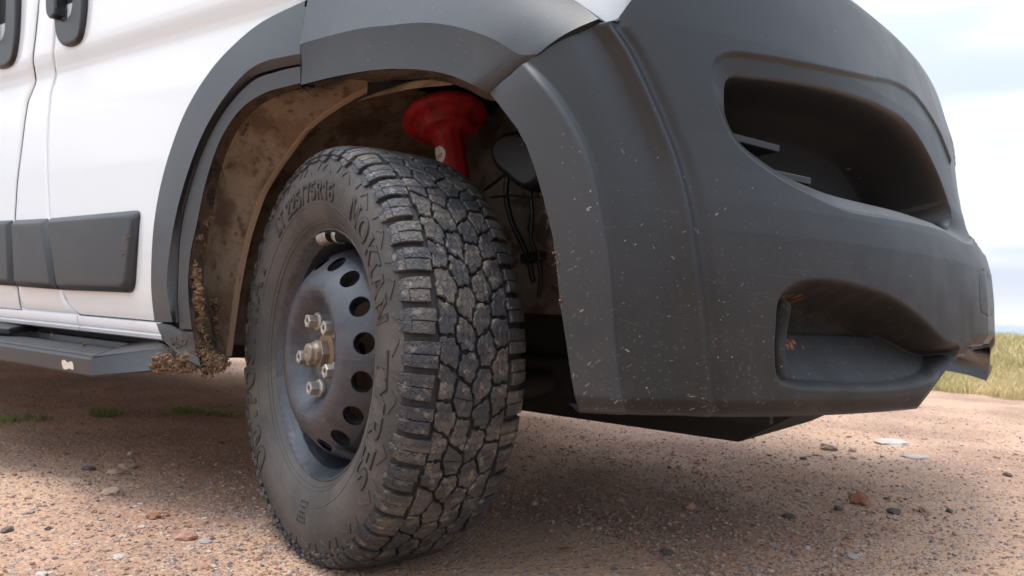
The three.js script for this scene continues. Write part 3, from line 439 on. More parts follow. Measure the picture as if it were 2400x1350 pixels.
{
  const NU = 780, NY = 370, rows = [], UVs = [], UA = Math.min(...edgeTab.map(q => q[1]));
  for (let j = 0; j <= NY; j++) { const r = [], q = []; for (let i = 0; i <= NU; i++) { const y0 = lerp(Y0, 1.075, j / NY); let u = Math.max(lerp(UA, UC, i / NU), edgeU(y0)); const y = Math.max(y0, chinY(u)); u = Math.max(u, edgeU(y)); r.push(bumperPoint(u, y)); q.push(bumperUV(u, y)); } rows.push(r); UVs.push(q); }
  const g0 = grid(rows, { uv: (i, j) => UVs[i][j], smooth: true });
  // the skin turned in along its free edges
  const eL = rows.map(r => r[0]), inL = eL.map((p, i) => p.clone().add(V(0.004, 0, -0.004))), inL2 = eL.map(p => p.clone().add(V(0.012, 0, -0.05)));
  const bot = rows[0], b1 = bot.map(p => p.clone().add(V(-0.003, -0.004, -0.003))), b2 = bot.map(p => p.clone().add(V(-0.05, 0.0, -0.05)));
  const top = rows[NY], t1 = top.map(p => p.clone().add(V(-0.05, 0.012, 0)));
  const ret = [grid([eL, inL, inL2], { angle: 0.5 }), grid([bot, b1, b2], { angle: 0.5 }), grid([top, t1], { angle: 0.5 })];
  // the far half of the nose, mirrored at a coarser step
  const far = []; for (let j = 0; j <= 90; j++) { const r = []; for (let i = 0; i <= 150; i++) { const y0 = lerp(Y0, 1.075, j / 90), u = Math.max(lerp(UA, UC, i / 150), edgeU(y0)), y = Math.max(y0, chinY(u)), p = bumperPoint(u, y); r.push(V(p.x, p.y, -2 - p.z)); } far.push(r); }
  const gf = grid(far, { uv: (i, j) => [0.2 + j / 300, i / 90], smooth: true });
  // print of dust, scratches and splashes, with some painted light and shade (keeps its place on the plastic)
  const W = 2048, Hh = 1024, cv = document.createElement('canvas'); cv.width = W; cv.height = Hh; const x = cv.getContext('2d'), R = rng(901);
  const img = x.createImageData(W, Hh);
  for (let j = 0; j < Hh; j++) for (let i = 0; i < W; i++) {
    const u = i / W * 1.5, y = 0.3 + (1 - j / Hh) * 0.75, n = fbm(i / W * 2, j / Hh, 9, 6, 911), s = fbm(i / W * 2, j / Hh, 150, 3, 917), st = fbm(i / W * 10, j / Hh * 0.6, 20, 3, 919);
    const low = sstep(0.75, 0.33, y); let c = mixA(mixA([0.0078, 0.0080, 0.0092], [0.0058, 0.0045, 0.0036], sstep(0.58, 0.42, y)), [0.024, 0.018, 0.0135], clamp(0.03 + 0.28 * low * sstep(0.3, 0.7, n) + 0.15 * sstep(0.5, 0.8, st) * low, 0, 1));  // lower part painted darker and browner, in place of dark ground reflected there
    if (u - 0.15 < interp(ridgeTab, y) && y < 0.86) c = mixA(c, [0.040, 0.038, 0.037], 0.45);  // arch band painted lighter, as if its outward face caught more light
    if (u - 0.15 > BB[1][0] && y < BB[1][3]) { const q = sdPoly(fogOut, u - 0.15, y); if (q < -0.004) c = mixA([0.0035, 0.0028, 0.0024], [0.016, 0.0095, 0.005], sstep(0.45, 0.75, fbm(i / W * 3, j / Hh, 30, 4, 931)) * sstep(0.42, 0.48, y)); }  // lamp recess darker than the skin round it, with brown patches higher up
    if (inBB(BB[0], u - 0.15, y)) c = mixA(c, [0.0012, 0.0012, 0.0012], sstep(-0.012, -0.030, sdPoly(ventIn, u - 0.15, y)));  // depth of the intake painted black, standing in for its deep shade
    if (s > 0.70) c = mixA(c, [0.07, 0.062, 0.052], sstep(0.70, 0.88, s) * (0.1 + 0.5 * low));
    const k = (j * W + i) * 4; img.data[k] = enc(c[0]); img.data[k + 1] = enc(c[1]); img.data[k + 2] = enc(c[2]); img.data[k + 3] = 255;
  }
  x.putImageData(img, 0, 0); x.lineCap = 'round';
  const toPx = (u, y) => [(u / 1.5 + 0.1) * W, (1 - (y - 0.3) / 0.75) * Hh];
  for (let k = 0; k < 2600; k++) {
    const fu = edgeU(0.5) + Math.pow(R(), 1.7) * 0.95, y = 0.325 + Math.pow(R(), 1.5) * 0.66, near = Math.exp(-(((fu - interp(foldTab, y)) / 0.18) ** 2)); if (R() > 0.04 + 0.75 * near * sstep(0.85, 0.42, y)) continue;
    const [X, Y] = toPx(fu, y), l = R() < 0.7 ? 0.8 : 1 + 14 * R() * R(), a = R() < 0.5 ? -0.9 + R() * 0.5 : R() * 6.28, t = 100 + R() * 90; x.strokeStyle = `rgba(${t},${t * 0.96},${t * 0.88},${0.2 + 0.7 * R()})`; x.lineWidth = 1.0 + 2.4 * R() * R(); x.beginPath(); x.moveTo(X, Y); x.lineTo(X + l * Math.cos(a), Y + l * Math.sin(a)); x.stroke();
  }
  for (let k = 0; k < 60; k++) { const [X, Y] = toPx(edgeU(0.5) + 0.06 + R() * 0.8, 0.34 + R() * 0.25); x.strokeStyle = `rgba(150,140,125,${0.10 + 0.2 * R()})`; x.lineWidth = 1; x.beginPath(); x.moveTo(X, Y); x.lineTo(X + 20 + 60 * R(), Y + (R() - 0.5) * 40); x.stroke(); }
  // brown mud streaks in the lamp recess
  for (let k = 0; k < 260; k++) { const [bu, by] = bumpLook(1900 + R() * R() * 70, 690 + R() * 130); const [X, Y] = toPx(bu, by); x.fillStyle = `rgba(${120 + R() * 60},${75 + R() * 35},${30 + R() * 20},${0.25 + 0.5 * R()})`; x.beginPath(); x.ellipse(X, Y, 1 + R() * 3, 1 + R() * 6, 0, 0, 6.3); x.fill(); }
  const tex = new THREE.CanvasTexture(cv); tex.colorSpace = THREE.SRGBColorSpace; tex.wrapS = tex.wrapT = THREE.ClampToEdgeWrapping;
  const gb = grain.clone(); gb.repeat.set(1.5 / 0.12, 0.75 / 0.12);
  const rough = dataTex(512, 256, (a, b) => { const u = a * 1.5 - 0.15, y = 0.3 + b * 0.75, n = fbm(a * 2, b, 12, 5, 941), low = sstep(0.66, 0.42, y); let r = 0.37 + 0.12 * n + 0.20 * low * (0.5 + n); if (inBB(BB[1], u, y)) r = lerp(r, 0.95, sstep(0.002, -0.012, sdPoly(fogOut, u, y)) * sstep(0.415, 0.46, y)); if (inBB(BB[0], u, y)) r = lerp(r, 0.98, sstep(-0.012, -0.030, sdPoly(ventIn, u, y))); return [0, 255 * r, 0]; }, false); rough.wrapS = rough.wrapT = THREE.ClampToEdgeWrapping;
  M.bumper = std({ roughnessMap: rough, name: 'dusty_shaded_bumper_plastic', map: tex, roughness: 1, bumpMap: gb, bumpScale: 0.00006 });
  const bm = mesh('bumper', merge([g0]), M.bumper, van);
  mesh('bumper_edge', merge(ret), M.plastic, bm); mesh('bumper_skin', gf, M.plastic, bm);
  // slats in the upper intake
  const slat = (a, b, h, d, n0) => { const A = bumperPointPlain(...bumpLook(...a), -n0), B = bumperPointPlain(...bumpLook(...b), -n0), mid = A.clone().add(B).multiplyScalar(0.5), dir = B.clone().sub(A), l = dir.length(); const g = new RoundedBoxGeometry(l, h, d, 2, h * 0.2); const m4 = new THREE.Matrix4().makeBasis(dir.normalize(), V(0, 1, 0).addScaledVector(dir, -dir.y).normalize(), dir.clone().cross(V(0, 1, 0).addScaledVector(dir, -dir.y).normalize())); g.applyMatrix4(m4); g.translate(mid.x, mid.y, mid.z); return g; };
  mesh('grille_slat', slat([1700, 285], [1900, 338], 0.012, 0.06, 0.085), M.plasticDark, bm);
  mesh('grille_slat', slat([1800, 386], [1952, 420], 0.012, 0.05, 0.062), M.plasticDark, bm);
}
function bumperPointPlain(u, y, off) { const th = thOf(u), p = bumperBase(th, y), e = 1e-3, a = bumperBase(th + e, y).sub(bumperBase(th - e, y)); const n = V(-a.z, 0, a.x).normalize(); if (n.dot(V(0.6, 0, 0.8)) < 0) n.negate(); return p.addScaledVector(n, off); }

// ---- body side: depth of the skin at a height, with the pressed crease
const SIDE_Z = [[0.30, -0.055], [0.345, -0.040], [0.392, -0.012], [0.45, -0.004], [0.60, 0.002], [0.75, 0.0], [0.90, -0.006], [1.000, -0.014], [1.012, -0.0145], [1.058, -0.001], [1.068, 0.0], [1.25, -0.004], [1.6, -0.03], [2.1, -0.10], [2.5, -0.24]];
const smoothTab = (T, y) => { let s = 0; for (let k = -3; k <= 3; k++) s += interp(T, y + k * 0.003); return s / 7; };
const sideZ = y => smoothTab(SIDE_Z, y);
const onSide = (px, py) => { let z = 0, p; for (let k = 0; k < 8; k++) { p = at(px, py, z); z = sideZ(p.y); } return p; };
const sideTab = L => L.map(q => { const p = onSide(q[0], q[1]); return [p.y, p.x]; }).sort((a, b) => a[0] - b[0]);
function sidePanel(xl, xr, y0, y1, nx = 60, ny = 120, off = 0) {   // skin between two edges with its rims turned in
  const ys = Array.from({ length: ny + 1 }, (_, j) => lerp(typeof y0 === 'number' ? y0 : y0[0], y1, j / ny));
  const rows = ys.map(y => { const a = xl(y), b = xr(y), z = sideZ(y) + off, r = 0.003; const L = [V(a, y, z - r), V(a + r * 0.35, y, z - r * 0.3), V(a + r, y, z)]; for (let i = 1; i < nx; i++) L.push(V(lerp(a + r, b - r, i / nx), y, z)); L.push(V(b - r, y, z), V(b - r * 0.35, y, z - r * 0.3), V(b, y, z - r)); return L; });
  const rim = (r, dy) => [r.map(p => p.clone()), r.map(p => V(p.x, p.y + dy * 0.5, p.z - 0.0015)), r.map(p => V(p.x, p.y + dy, p.z - 0.02))];
  return merge([grid(rows, { angle: 0.7 }), grid(rim(rows[0], -0.003), { angle: 0.7 }), grid(rim(rows[ny], 0.003), { angle: 0.7 })]);
}
const g1 = sideTab([[92, -120], [90, 0], [82, 80], [76, 144], [82, 196], [64, 240], [50, 340], [38, 440], [34, 512], [40, 660], [48, 723]]);
const g2 = sideTab([[136, -120], [132, 0], [124, 112], [130, 176], [118, 224], [110, 340], [112, 440], [116, 508], [138, 640], [144, 680], [153, 703], [167, 724], [188, 737]]);
const fl = sideTab([[365, 755], [360, 700], [358, 660], [364, 540], [376, 452], [400, 360], [440, 256], [500, 160], [560, 96], [620, 48], [716, 4]]);
const flMax = fl[fl.length - 1];
const archX = y => y < flMax[0] - 0.002 ? interp(fl, y) + 0.02 : flMax[1];
const X1 = y => interp(g1, y), X2 = y => interp(g2, y), yDoor = onSide(270, 742).y;
{
  const yS = onSide(30, 722).y;
  const sd = mesh('sliding_door', sidePanel(y => -2.45, y => X1(y) - 0.005, yS, 2.1, 40, 150), M.white, van);
  const pil = mesh('body_pillar', sidePanel(y => X1(y) + 0.005, y => X2(y) - 0.0022, yDoor - 0.045, 2.3, 12, 150), M.white, van);
  const fd = mesh('cab_door', sidePanel(y => X2(y) + 0.0022, archX, yDoor, 1.45, 70, 150), M.white, van);
  mesh('quarter_panel', sidePanel(y => -4.95, y => -2.457, 0.38, 2.3, 30, 60), M.white, van);
  mesh('side_sill', (() => {
    const prof = [[yDoor - 0.004, -0.020], [yDoor - 0.006, -0.012], [0.376, -0.012], [0.366, -0.015], [0.363, -0.022], [0.358, -0.016], [0.350, -0.020], [0.346, -0.030], [0.345, -0.10]];
    const seg = (a, b) => { const n = 8; return grid(prof.map(([y, z]) => Array.from({ length: n + 1 }, (_, i) => V(lerp(a, b, i / n), y, z))), { angle: 0.4 }); };
    const xs = onSide(196, 760).x; return merge([seg(-2.45, xs - 0.0012), seg(xs + 0.0012, -0.55)]);
  })(), M.whiteDirty, van);
  // dark backing behind the shut lines and the closed shell of the body
  const channel = (X, h) => grid(Array.from({ length: 60 }, (_, j) => { const y = lerp(0.36, 2.1, j / 59), z = sideZ(y); return [V(X(y) - h, y, z - 0.003), V(X(y) - h, y, z - 0.02), V(X(y) + h, y, z - 0.02), V(X(y) + h, y, z - 0.003)]; }));
  mesh('door_seal', channel(X1, 0.005), M.gap, van); mesh('door_seal', channel(X2, 0.0022), M.gap, van);
  const sh = new THREE.Shape(); for (const [i, p] of [[-4.9, 0.36], [-0.62, 0.36], [-0.60, 0.78], [-0.42, 1.0], [0.36, 1.03], [0.36, 1.22], [-0.05, 1.42], [-0.95, 2.36], [-1.3, 2.5], [-4.8, 2.5], [-4.9, 2.3]].entries()) i ? sh.lineTo(p[0], p[1]) : sh.moveTo(p[0], p[1]);
  mesh('body_shell', new THREE.ExtrudeGeometry(sh, { depth: 1.66, bevelEnabled: true, bevelSize: 0.06, bevelThickness: 0.10, bevelSegments: 4 }).translate(0, 0, -1.92), M.white, van);
  const ws = new THREE.PlaneGeometry(1.55, 1.2); const glass = phys({ name: 'windscreen_glass', color: new THREE.Color(0.02, 0.025, 0.03), roughness: 0.05, clearcoat: 1 });
  mesh('windscreen', box(1.25, 0.012, 1.6, -0.475, 1.935, -1.0, 0, 0, -Math.atan2(0.94, 0.90), 0.005), glass, van);
  mesh('side_window', box(0.95, 0.62, 0.02, -0.98, 1.68, -0.047, -0.13, 0, 0, 0.008), glass, van);
  mesh('bonnet', grid([[1.060, 0.45, 0.715], [1.085, 0.44, 0.695], [1.11, 0.42, 0.665], [1.17, 0.36, 0.58], [1.24, 0.25, 0.42], [1.30, 0.05, 0.2]].map(([y, x0, C], i) => Array.from({ length: 61 }, (_, k) => { const th = lerp(-0.05, Math.PI + 0.05, k / 60); return V(x0 + (C - x0) * Math.sin(th), y, -1 + (0.985 - i * 0.022) * Math.cos(th)); })), { angle: 0.8 }), M.white, van);
  mesh('wing_panel', grid(Array.from({ length: 60 }, (_, j) => Array.from({ length: 60 }, (_, i) => { const u = i / 59, y = lerp(lerp(0.93, 0.82, sstep(0.3, 0.6, u)), 1.34, j / 59), up = sstep(0.99, 1.06, y); if (u < 0.5) return V(lerp(flMax[1] + 0.004, 0.45, u / 0.5), y, lerp(lerp(-0.075, -0.015, u / 0.5), lerp(sideZ(y), 0.010 - 0.25 * Math.max(0, y - 1.06), u / 0.5), up)); const th = lerp(0, 0.55, (u - 0.5) / 0.5), q = bumperBase(th, y), k = lerp(0.05, 0.025, up), sh = Math.max(0, y - 1.06); return V(q.x - 0.03 * Math.sin(th), y, q.z - k - 0.25 * sh); })), { angle: 0.8 }), M.white, van);

  // side mouldings: bevelled black pads
  const pad = (L, rad, z0, dep) => {
    const P = L.map(q => at(q[0], q[1], 0.012)), n = P.length, O = [];
    for (let i = 0; i < n; i++) { const p = P[i], a = P[(i + n - 1) % n], b = P[(i + 1) % n], r = L[i][2] ?? rad, da = V(a.x - p.x, a.y - p.y, 0).normalize().multiplyScalar(r), db = V(b.x - p.x, b.y - p.y, 0).normalize().multiplyScalar(r); for (let k = 0; k <= 8; k++) { const t = k / 8, w0 = (1 - t) ** 2, w1 = 2 * t * (1 - t), w2 = t * t; O.push([p.x + da.x * w0 + db.x * w2, p.y + da.y * w0 + db.y * w2]); void w1; } }
    const cx = O.reduce((q, p) => q + p[0], 0) / O.length, cy = O.reduce((q, p) => q + p[1], 0) / O.length, hx = Math.max(...O.map(p => Math.abs(p[0] - cx))), hy = Math.max(...O.map(p => Math.abs(p[1] - cy)));
    const ring = (d, z) => { const r = O.map(([x, y]) => V(cx + (x - cx) * (1 - d / hx), cy + (y - cy) * (1 - d / hy), z)); r.push(r[0].clone()); return r; };
    const top = z0 + dep + 0.012, rings = [ring(0, z0), ring(0, z0 + dep - 0.002), ring(0.001, z0 + dep), ring(0.011, top - 0.003), ring(0.014, top - 0.0008), ring(0.018, top), ring(0.0185, top), ring(0.024, top)];
    const c = ring(0.024, top), mid = c.map(() => V(cx, cy, top)); return grid([...rings, mid], { angle: 0.5 });
  };
  const m1 = mesh('side_moulding', pad([[110, 511], [321, 491, 0.02], [301, 686, 0.028], [132, 679]], 0.006, -0.008, 0.014), M.plastic, fd); m1.userData.label = 'black rub strip at the lower edge of the front door';
  mesh('side_moulding', pad([[27, 515], [104, 511], [126, 678], [33, 671]], 0.004, -0.008, 0.013), M.plastic, pil);
  mesh('side_moulding', pad([[-420, 540], [21, 515], [27, 670], [-420, 640]], 0.004, -0.008, 0.013), M.plastic, sd);
  // door handles: cup plate with a grip bar across its recess
  function handle(par, dx, dy) {
    const T = L => L.map(([a, b]) => { const p = onSide(a + dx, b + dy); return [p.x, p.y]; });
    const plate = outline2(T([[136, -20], [138, 50], [142, 88], [154, 108], [176, 108], [194, 92], [203, 50], [208, -20], [212, -130], [206, -190], [180, -205], [150, -185], [138, -120]]), 60);
    const hole = outline2(T([[154, -20], [156, 38], [162, 48], [176, 36], [182, -10], [186, -110], [178, -150], [162, -150], [155, -110]]), 40);
    const s = new THREE.Shape(plate.map(p => new THREE.Vector2(...p))); s.holes.push(new THREE.Path(hole.map(p => new THREE.Vector2(...p))));
    const z = sideZ(plate[0][1]);
    const g = new THREE.ExtrudeGeometry(s, { depth: 0.012, bevelEnabled: true, bevelThickness: 0.008, bevelSize: 0.008, bevelOffset: -0.008, bevelSegments: 3 }).translate(0, 0, z - 0.004);
    const pit = new THREE.Shape(hole.map(p => new THREE.Vector2(...p))), gp = new THREE.ShapeGeometry(pit).translate(0, 0, z + 0.001);
    const bar = outline2(T([[137, -30], [139, 46], [150, 50], [158, 40], [156, -40], [158, -130], [140, -130]]), 30);
    const gb = new THREE.ExtrudeGeometry(new THREE.Shape(bar.map(p => new THREE.Vector2(...p))), { depth: 0.02, bevelEnabled: true, bevelThickness: 0.006, bevelSize: 0.005, bevelOffset: -0.005, bevelSegments: 3 }).translate(0, 0, z + 0.008);
    mesh('door_handle', merge([g, gb]), M.plasticDark, par); mesh('handle_recess', gp, M.gap, par);
  }
  handle(fd, 0, 0); handle(sd, -158, 52);

  // wheel arch trim carried by the door: outer face, ridge, bevel towards the shut line
  const O = [[366, 755], [360, 700], [358, 660], [363, 540], [376, 452], [400, 360], [440, 256], [500, 160], [560, 96], [620, 48], [700, 8], [722, -2]];
  const K = [[404, 755], [394, 700], [391, 653], [405, 540], [431, 432], [472, 320], [520, 236], [578, 168], [622, 143], [655, 135], [685, 129], [705, 126]];
  const G = [[413, 755], [410, 700], [411, 653], [418, 540], [442, 432], [480, 328], [532, 240], [592, 180], [640, 163], [670, 156], [696, 151], [704, 150]];
  const n = 90, d3 = (R, f) => R.map(f);
  const rO = rail(O, 0.006, n), rK = rail(K, 0.040, n), rG = rail(G, 0.029, n);
  const rOm = rO.map((p, i) => p.clone().lerp(rK[i], 0.06).add(V(0, 0, 0.006)));
  const rMid = rO.map((p, i) => p.clone().lerp(rK[i], 0.5).add(V(0, 0, 0.004)));
  const df = mesh('arch_trim', loft([rO.map(p => p.clone().setZ(-0.012)), rO, rOm, rMid, rK, rK.map((p, i) => p.clone().lerp(rG[i], 0.25).add(V(0, 0, 0.0012))), rG, rG.map(p => p.clone().add(V(0.002, 0, -0.004))), rG.map(p => p.clone().setZ(-0.03))], { angle: 0.45 }), M.plastic, fd);
  // inner trim fixed to the body, its muddy inner edge, and the foot that meets the step
  const G2 = [[421, 770], [417, 700], [418, 653], [425, 540], [449, 432], [487, 330], [538, 245], [597, 187], [643, 170], [672, 162], [696, 157], [704, 156]];
  const E5 = [[450, 772], [442, 700], [441, 653], [447, 590], [460, 530], [484, 420], [520, 320], [568, 252], [624, 216], [665, 204], [698, 196], [704, 195]];
  const E6 = [[480, 790], [478, 720], [477, 653], [484, 582], [498, 500], [518, 400], [546, 325], [590, 264], [640, 230], [672, 217], [700, 207], [708, 205]];
  const r2 = rail(G2, 0.030, n), r5 = rail(E5, 0.030, n), r6 = rail(E6, -0.012, n);
  mesh('body_arch_trim', loft([r2.map(p => p.clone().setZ(-0.03)), r2.map(p => p.clone().add(V(0.001, 0, -0.004))), r2, r5, r5.map((p, i) => p.clone().lerp(r6[i], 0.12).add(V(0, 0, 0.0015)))], { angle: 0.45 }), M.plastic, van);
  const foot = grid([[[366, 757], [404, 762], [421, 770], [450, 772]], [[372, 775], [404, 779], [424, 781], [452, 783]], [[385, 800], [410, 806], [430, 812], [458, 815]], [[398, 812], [420, 830], [445, 846], [470, 858]], [[398, 868], [425, 866], [450, 864], [486, 862]]].map((r, i) => curve(r.map(q => at(q[0], q[1], [0.022, 0.028, 0.024, 0.030, 0.016][i])), 16)), { angle: 0.7 });
  mesh('arch_foot', foot, M.plastic, van);
  mesh('arch_edge', loft([r5.map((p, i) => p.clone().lerp(r6[i], 0.12).add(V(0, 0, 0.0015))), r5.map((p, i) => p.clone().lerp(r6[i], 0.55).add(V(0, 0, 0.004))), r6], { angle: 0.9 }), M.dirtyEdge, van);
  const edgeLow = grid([[[450, 772], [480, 790], [505, 800]], [[455, 800], [484, 822], [520, 830]], [[470, 862], [495, 862], [530, 856]]].map(r => curve(r.map((q, k) => at(q[0], q[1], [0.028, -0.010, -0.05][k])), 12)), { angle: 0.9 });
  mesh('arch_edge', edgeLow, M.dirtyEdge, van);

  // trim on the front wing
  const n2 = 110;
  const T0 = [[722, -6, 0.012], [800, -60, -0.01], [900, -95, -0.025], [1010, -110, -0.03], [1120, -110, -0.03], [1220, -80, -0.025], [1300, -34, -0.012], [1345, 0, 0.0], [1378, 24, 0.008], [1403, 44, 0.014]];
  const T1 = [[703, 103, 0.044], [760, 87], [806, 75], [856, 65], [906, 60], [993, 53], [1076, 64], [1159, 93], [1221, 128], [1262, 126]];
  const T2 = [[705, 199], [764, 184], [847, 168], [890, 163], [930, 161], [993, 164], [1055, 176], [1105, 197], [1135, 212], [1154, 220]];
  for (const [T, q] of [[T0, [1403, 46]], [T1, [1250, 131]], [T2, [1155, 219]]]) { const b = bumperPoint(...bumpLook(...q)), e = T[T.length - 1]; e[2] = b.z + 0.001; if (T !== T0) T[T.length - 2][2] = lerp(0.040, e[2], 0.5); }
  for (let i = 5; i < T0.length - 1; i++) T0[i][2] = lerp(-0.03, T0[T0.length - 1][2], (i - 4) / (T0.length - 5));
  const t0 = rail(T0, -0.030, n2), t1 = rail(T1, 0.040, n2), t2 = rail(T2, 0.040, n2);
  const tb = t => t0.map((p, i) => p.clone().lerp(t1[i], t).add(V(0, 0, 0.010 * Math.sin(Math.PI * t) * (i / n2) ** 3)));
  const wt = mesh('wing_arch_trim', loft([t0.map(p => p.clone().setZ(-0.05)), t0, tb(0.12), tb(0.25), tb(0.4), tb(0.55), tb(0.7), tb(0.85), t1, t1.map((p, i) => p.clone().lerp(t2[i], 0.5).add(V(0, 0, -0.002))), t2, t2.map(p => p.clone().add(V(0, 0.004, -0.006))), t2.map(p => p.clone().add(V(0, 0.006, -0.02)))], { angle: 0.25 }), M.plastic, van);
  const cap0 = [t0, tb(0.25), tb(0.5), tb(0.75), t1, t2].map(r => [r[0], r[0].clone().add(V(0.002, 0, -0.03))]); mesh('trim_return', grid(cap0, { angle: 0.6 }), M.plastic, wt);
  const cap1 = [t0, tb(0.25), tb(0.5), tb(0.75), t1, t2].map(r => [r[n2], r[n2].clone().add(V(0.006, -0.002, -0.03))]); mesh('trim_return', grid(cap1, { angle: 0.6 }), M.gap, wt);
  // dirty lip under the wing trim
  const L1 = t2.map(p => p.clone().add(V(0, 0.003, -0.012))), L2 = rail([[712, 213], [764, 200], [820, 186], [868, 190], [930, 188], [993, 186], [1050, 194], [1100, 212], [1130, 228], [1158, 238]], -0.03, n2), L3 = L2.map(p => p.clone().add(V(0, 0.03, -0.04)));
  mesh('arch_edge', loft([L1, L2, L3], { angle: 0.9 }), M.dirtyEdge, van);

  // arch liner and its bright lip
  const E7 = [[533, 834], [545, 740], [556, 665], [577, 564], [598, 496], [613, 456], [642, 407], [682, 351], [714, 308], [745, 278], [806, 236], [860, 206], [905, 186]];
  const E6b = [[482, 800], [478, 720], [477, 653], [484, 582], [498, 500], [518, 400], [546, 325], [590, 264], [640, 230], [672, 217], [720, 206], [770, 192], [815, 181]];
  const q6 = rail(E6b, -0.012, n), q7 = rail(E7, -0.105, n);
  const mid = t => q6.map((p, i) => p.clone().lerp(q7[i], t).add(V(-0.012 * Math.sin(Math.PI * t), 0.012 * Math.sin(Math.PI * t) * (i / n), 0)));
  const lip = q7.map((p, i) => p.clone().add(V(0.006, -0.003 * (i / n), 0.003))), lipB = q7.map(p => p.clone().add(V(0.008, 0, -0.006)));
  const back = q7.map(p => p.clone().add(V(-0.05, 0.02, -0.012))), back2 = back.map(p => p.clone().setZ(-0.52));
  mesh('arch_liner', loft([q6, mid(0.2), mid(0.4), mid(0.6), mid(0.78), mid(0.88), q7], { angle: 0.7 }), M.liner, van);
  const bulge = (o, z, k) => q7.map((p, i) => p.clone().add(V(-o * (1 - i / n), o * (i / n) * k, z)));
  mesh('liner_lip', loft([q7, bulge(0.002, 0.004, 1), bulge(-0.002, 0.0055, 1), bulge(-0.006, 0.0035, 1), bulge(-0.008, -0.004, 1), lipB], { angle: 1 }), M.lip, van);
  mesh('inner_liner', loft([lipB, back, back2], { angle: 0.7 }), M.liner, van);
  // torn flap of liner hanging over the strut
  mesh('liner_gap', grid([[[862, 192], [990, 188]], [[860, 226], [960, 200]]].map(r => curve(r.map(q => at(q[0], q[1], -0.075)), 6))), M.gap, van);
  const flap = grid([[[836, 238], [900, 222], [960, 209], [1060, 199]], [[843, 234], [905, 214], [962, 199], [1062, 192]], [[850, 230], [915, 207], [966, 192], [1066, 184]]].map((r, i) => curve(r.map(q => at(q[0], q[1], -0.068 + 0.004 * i)), 20)), { angle: 0.8 });
  const fb = flap.clone().translate(0, 0.003, -0.004); mesh('torn_liner_flap', merge([flap, fb]), M.liner, van);
}
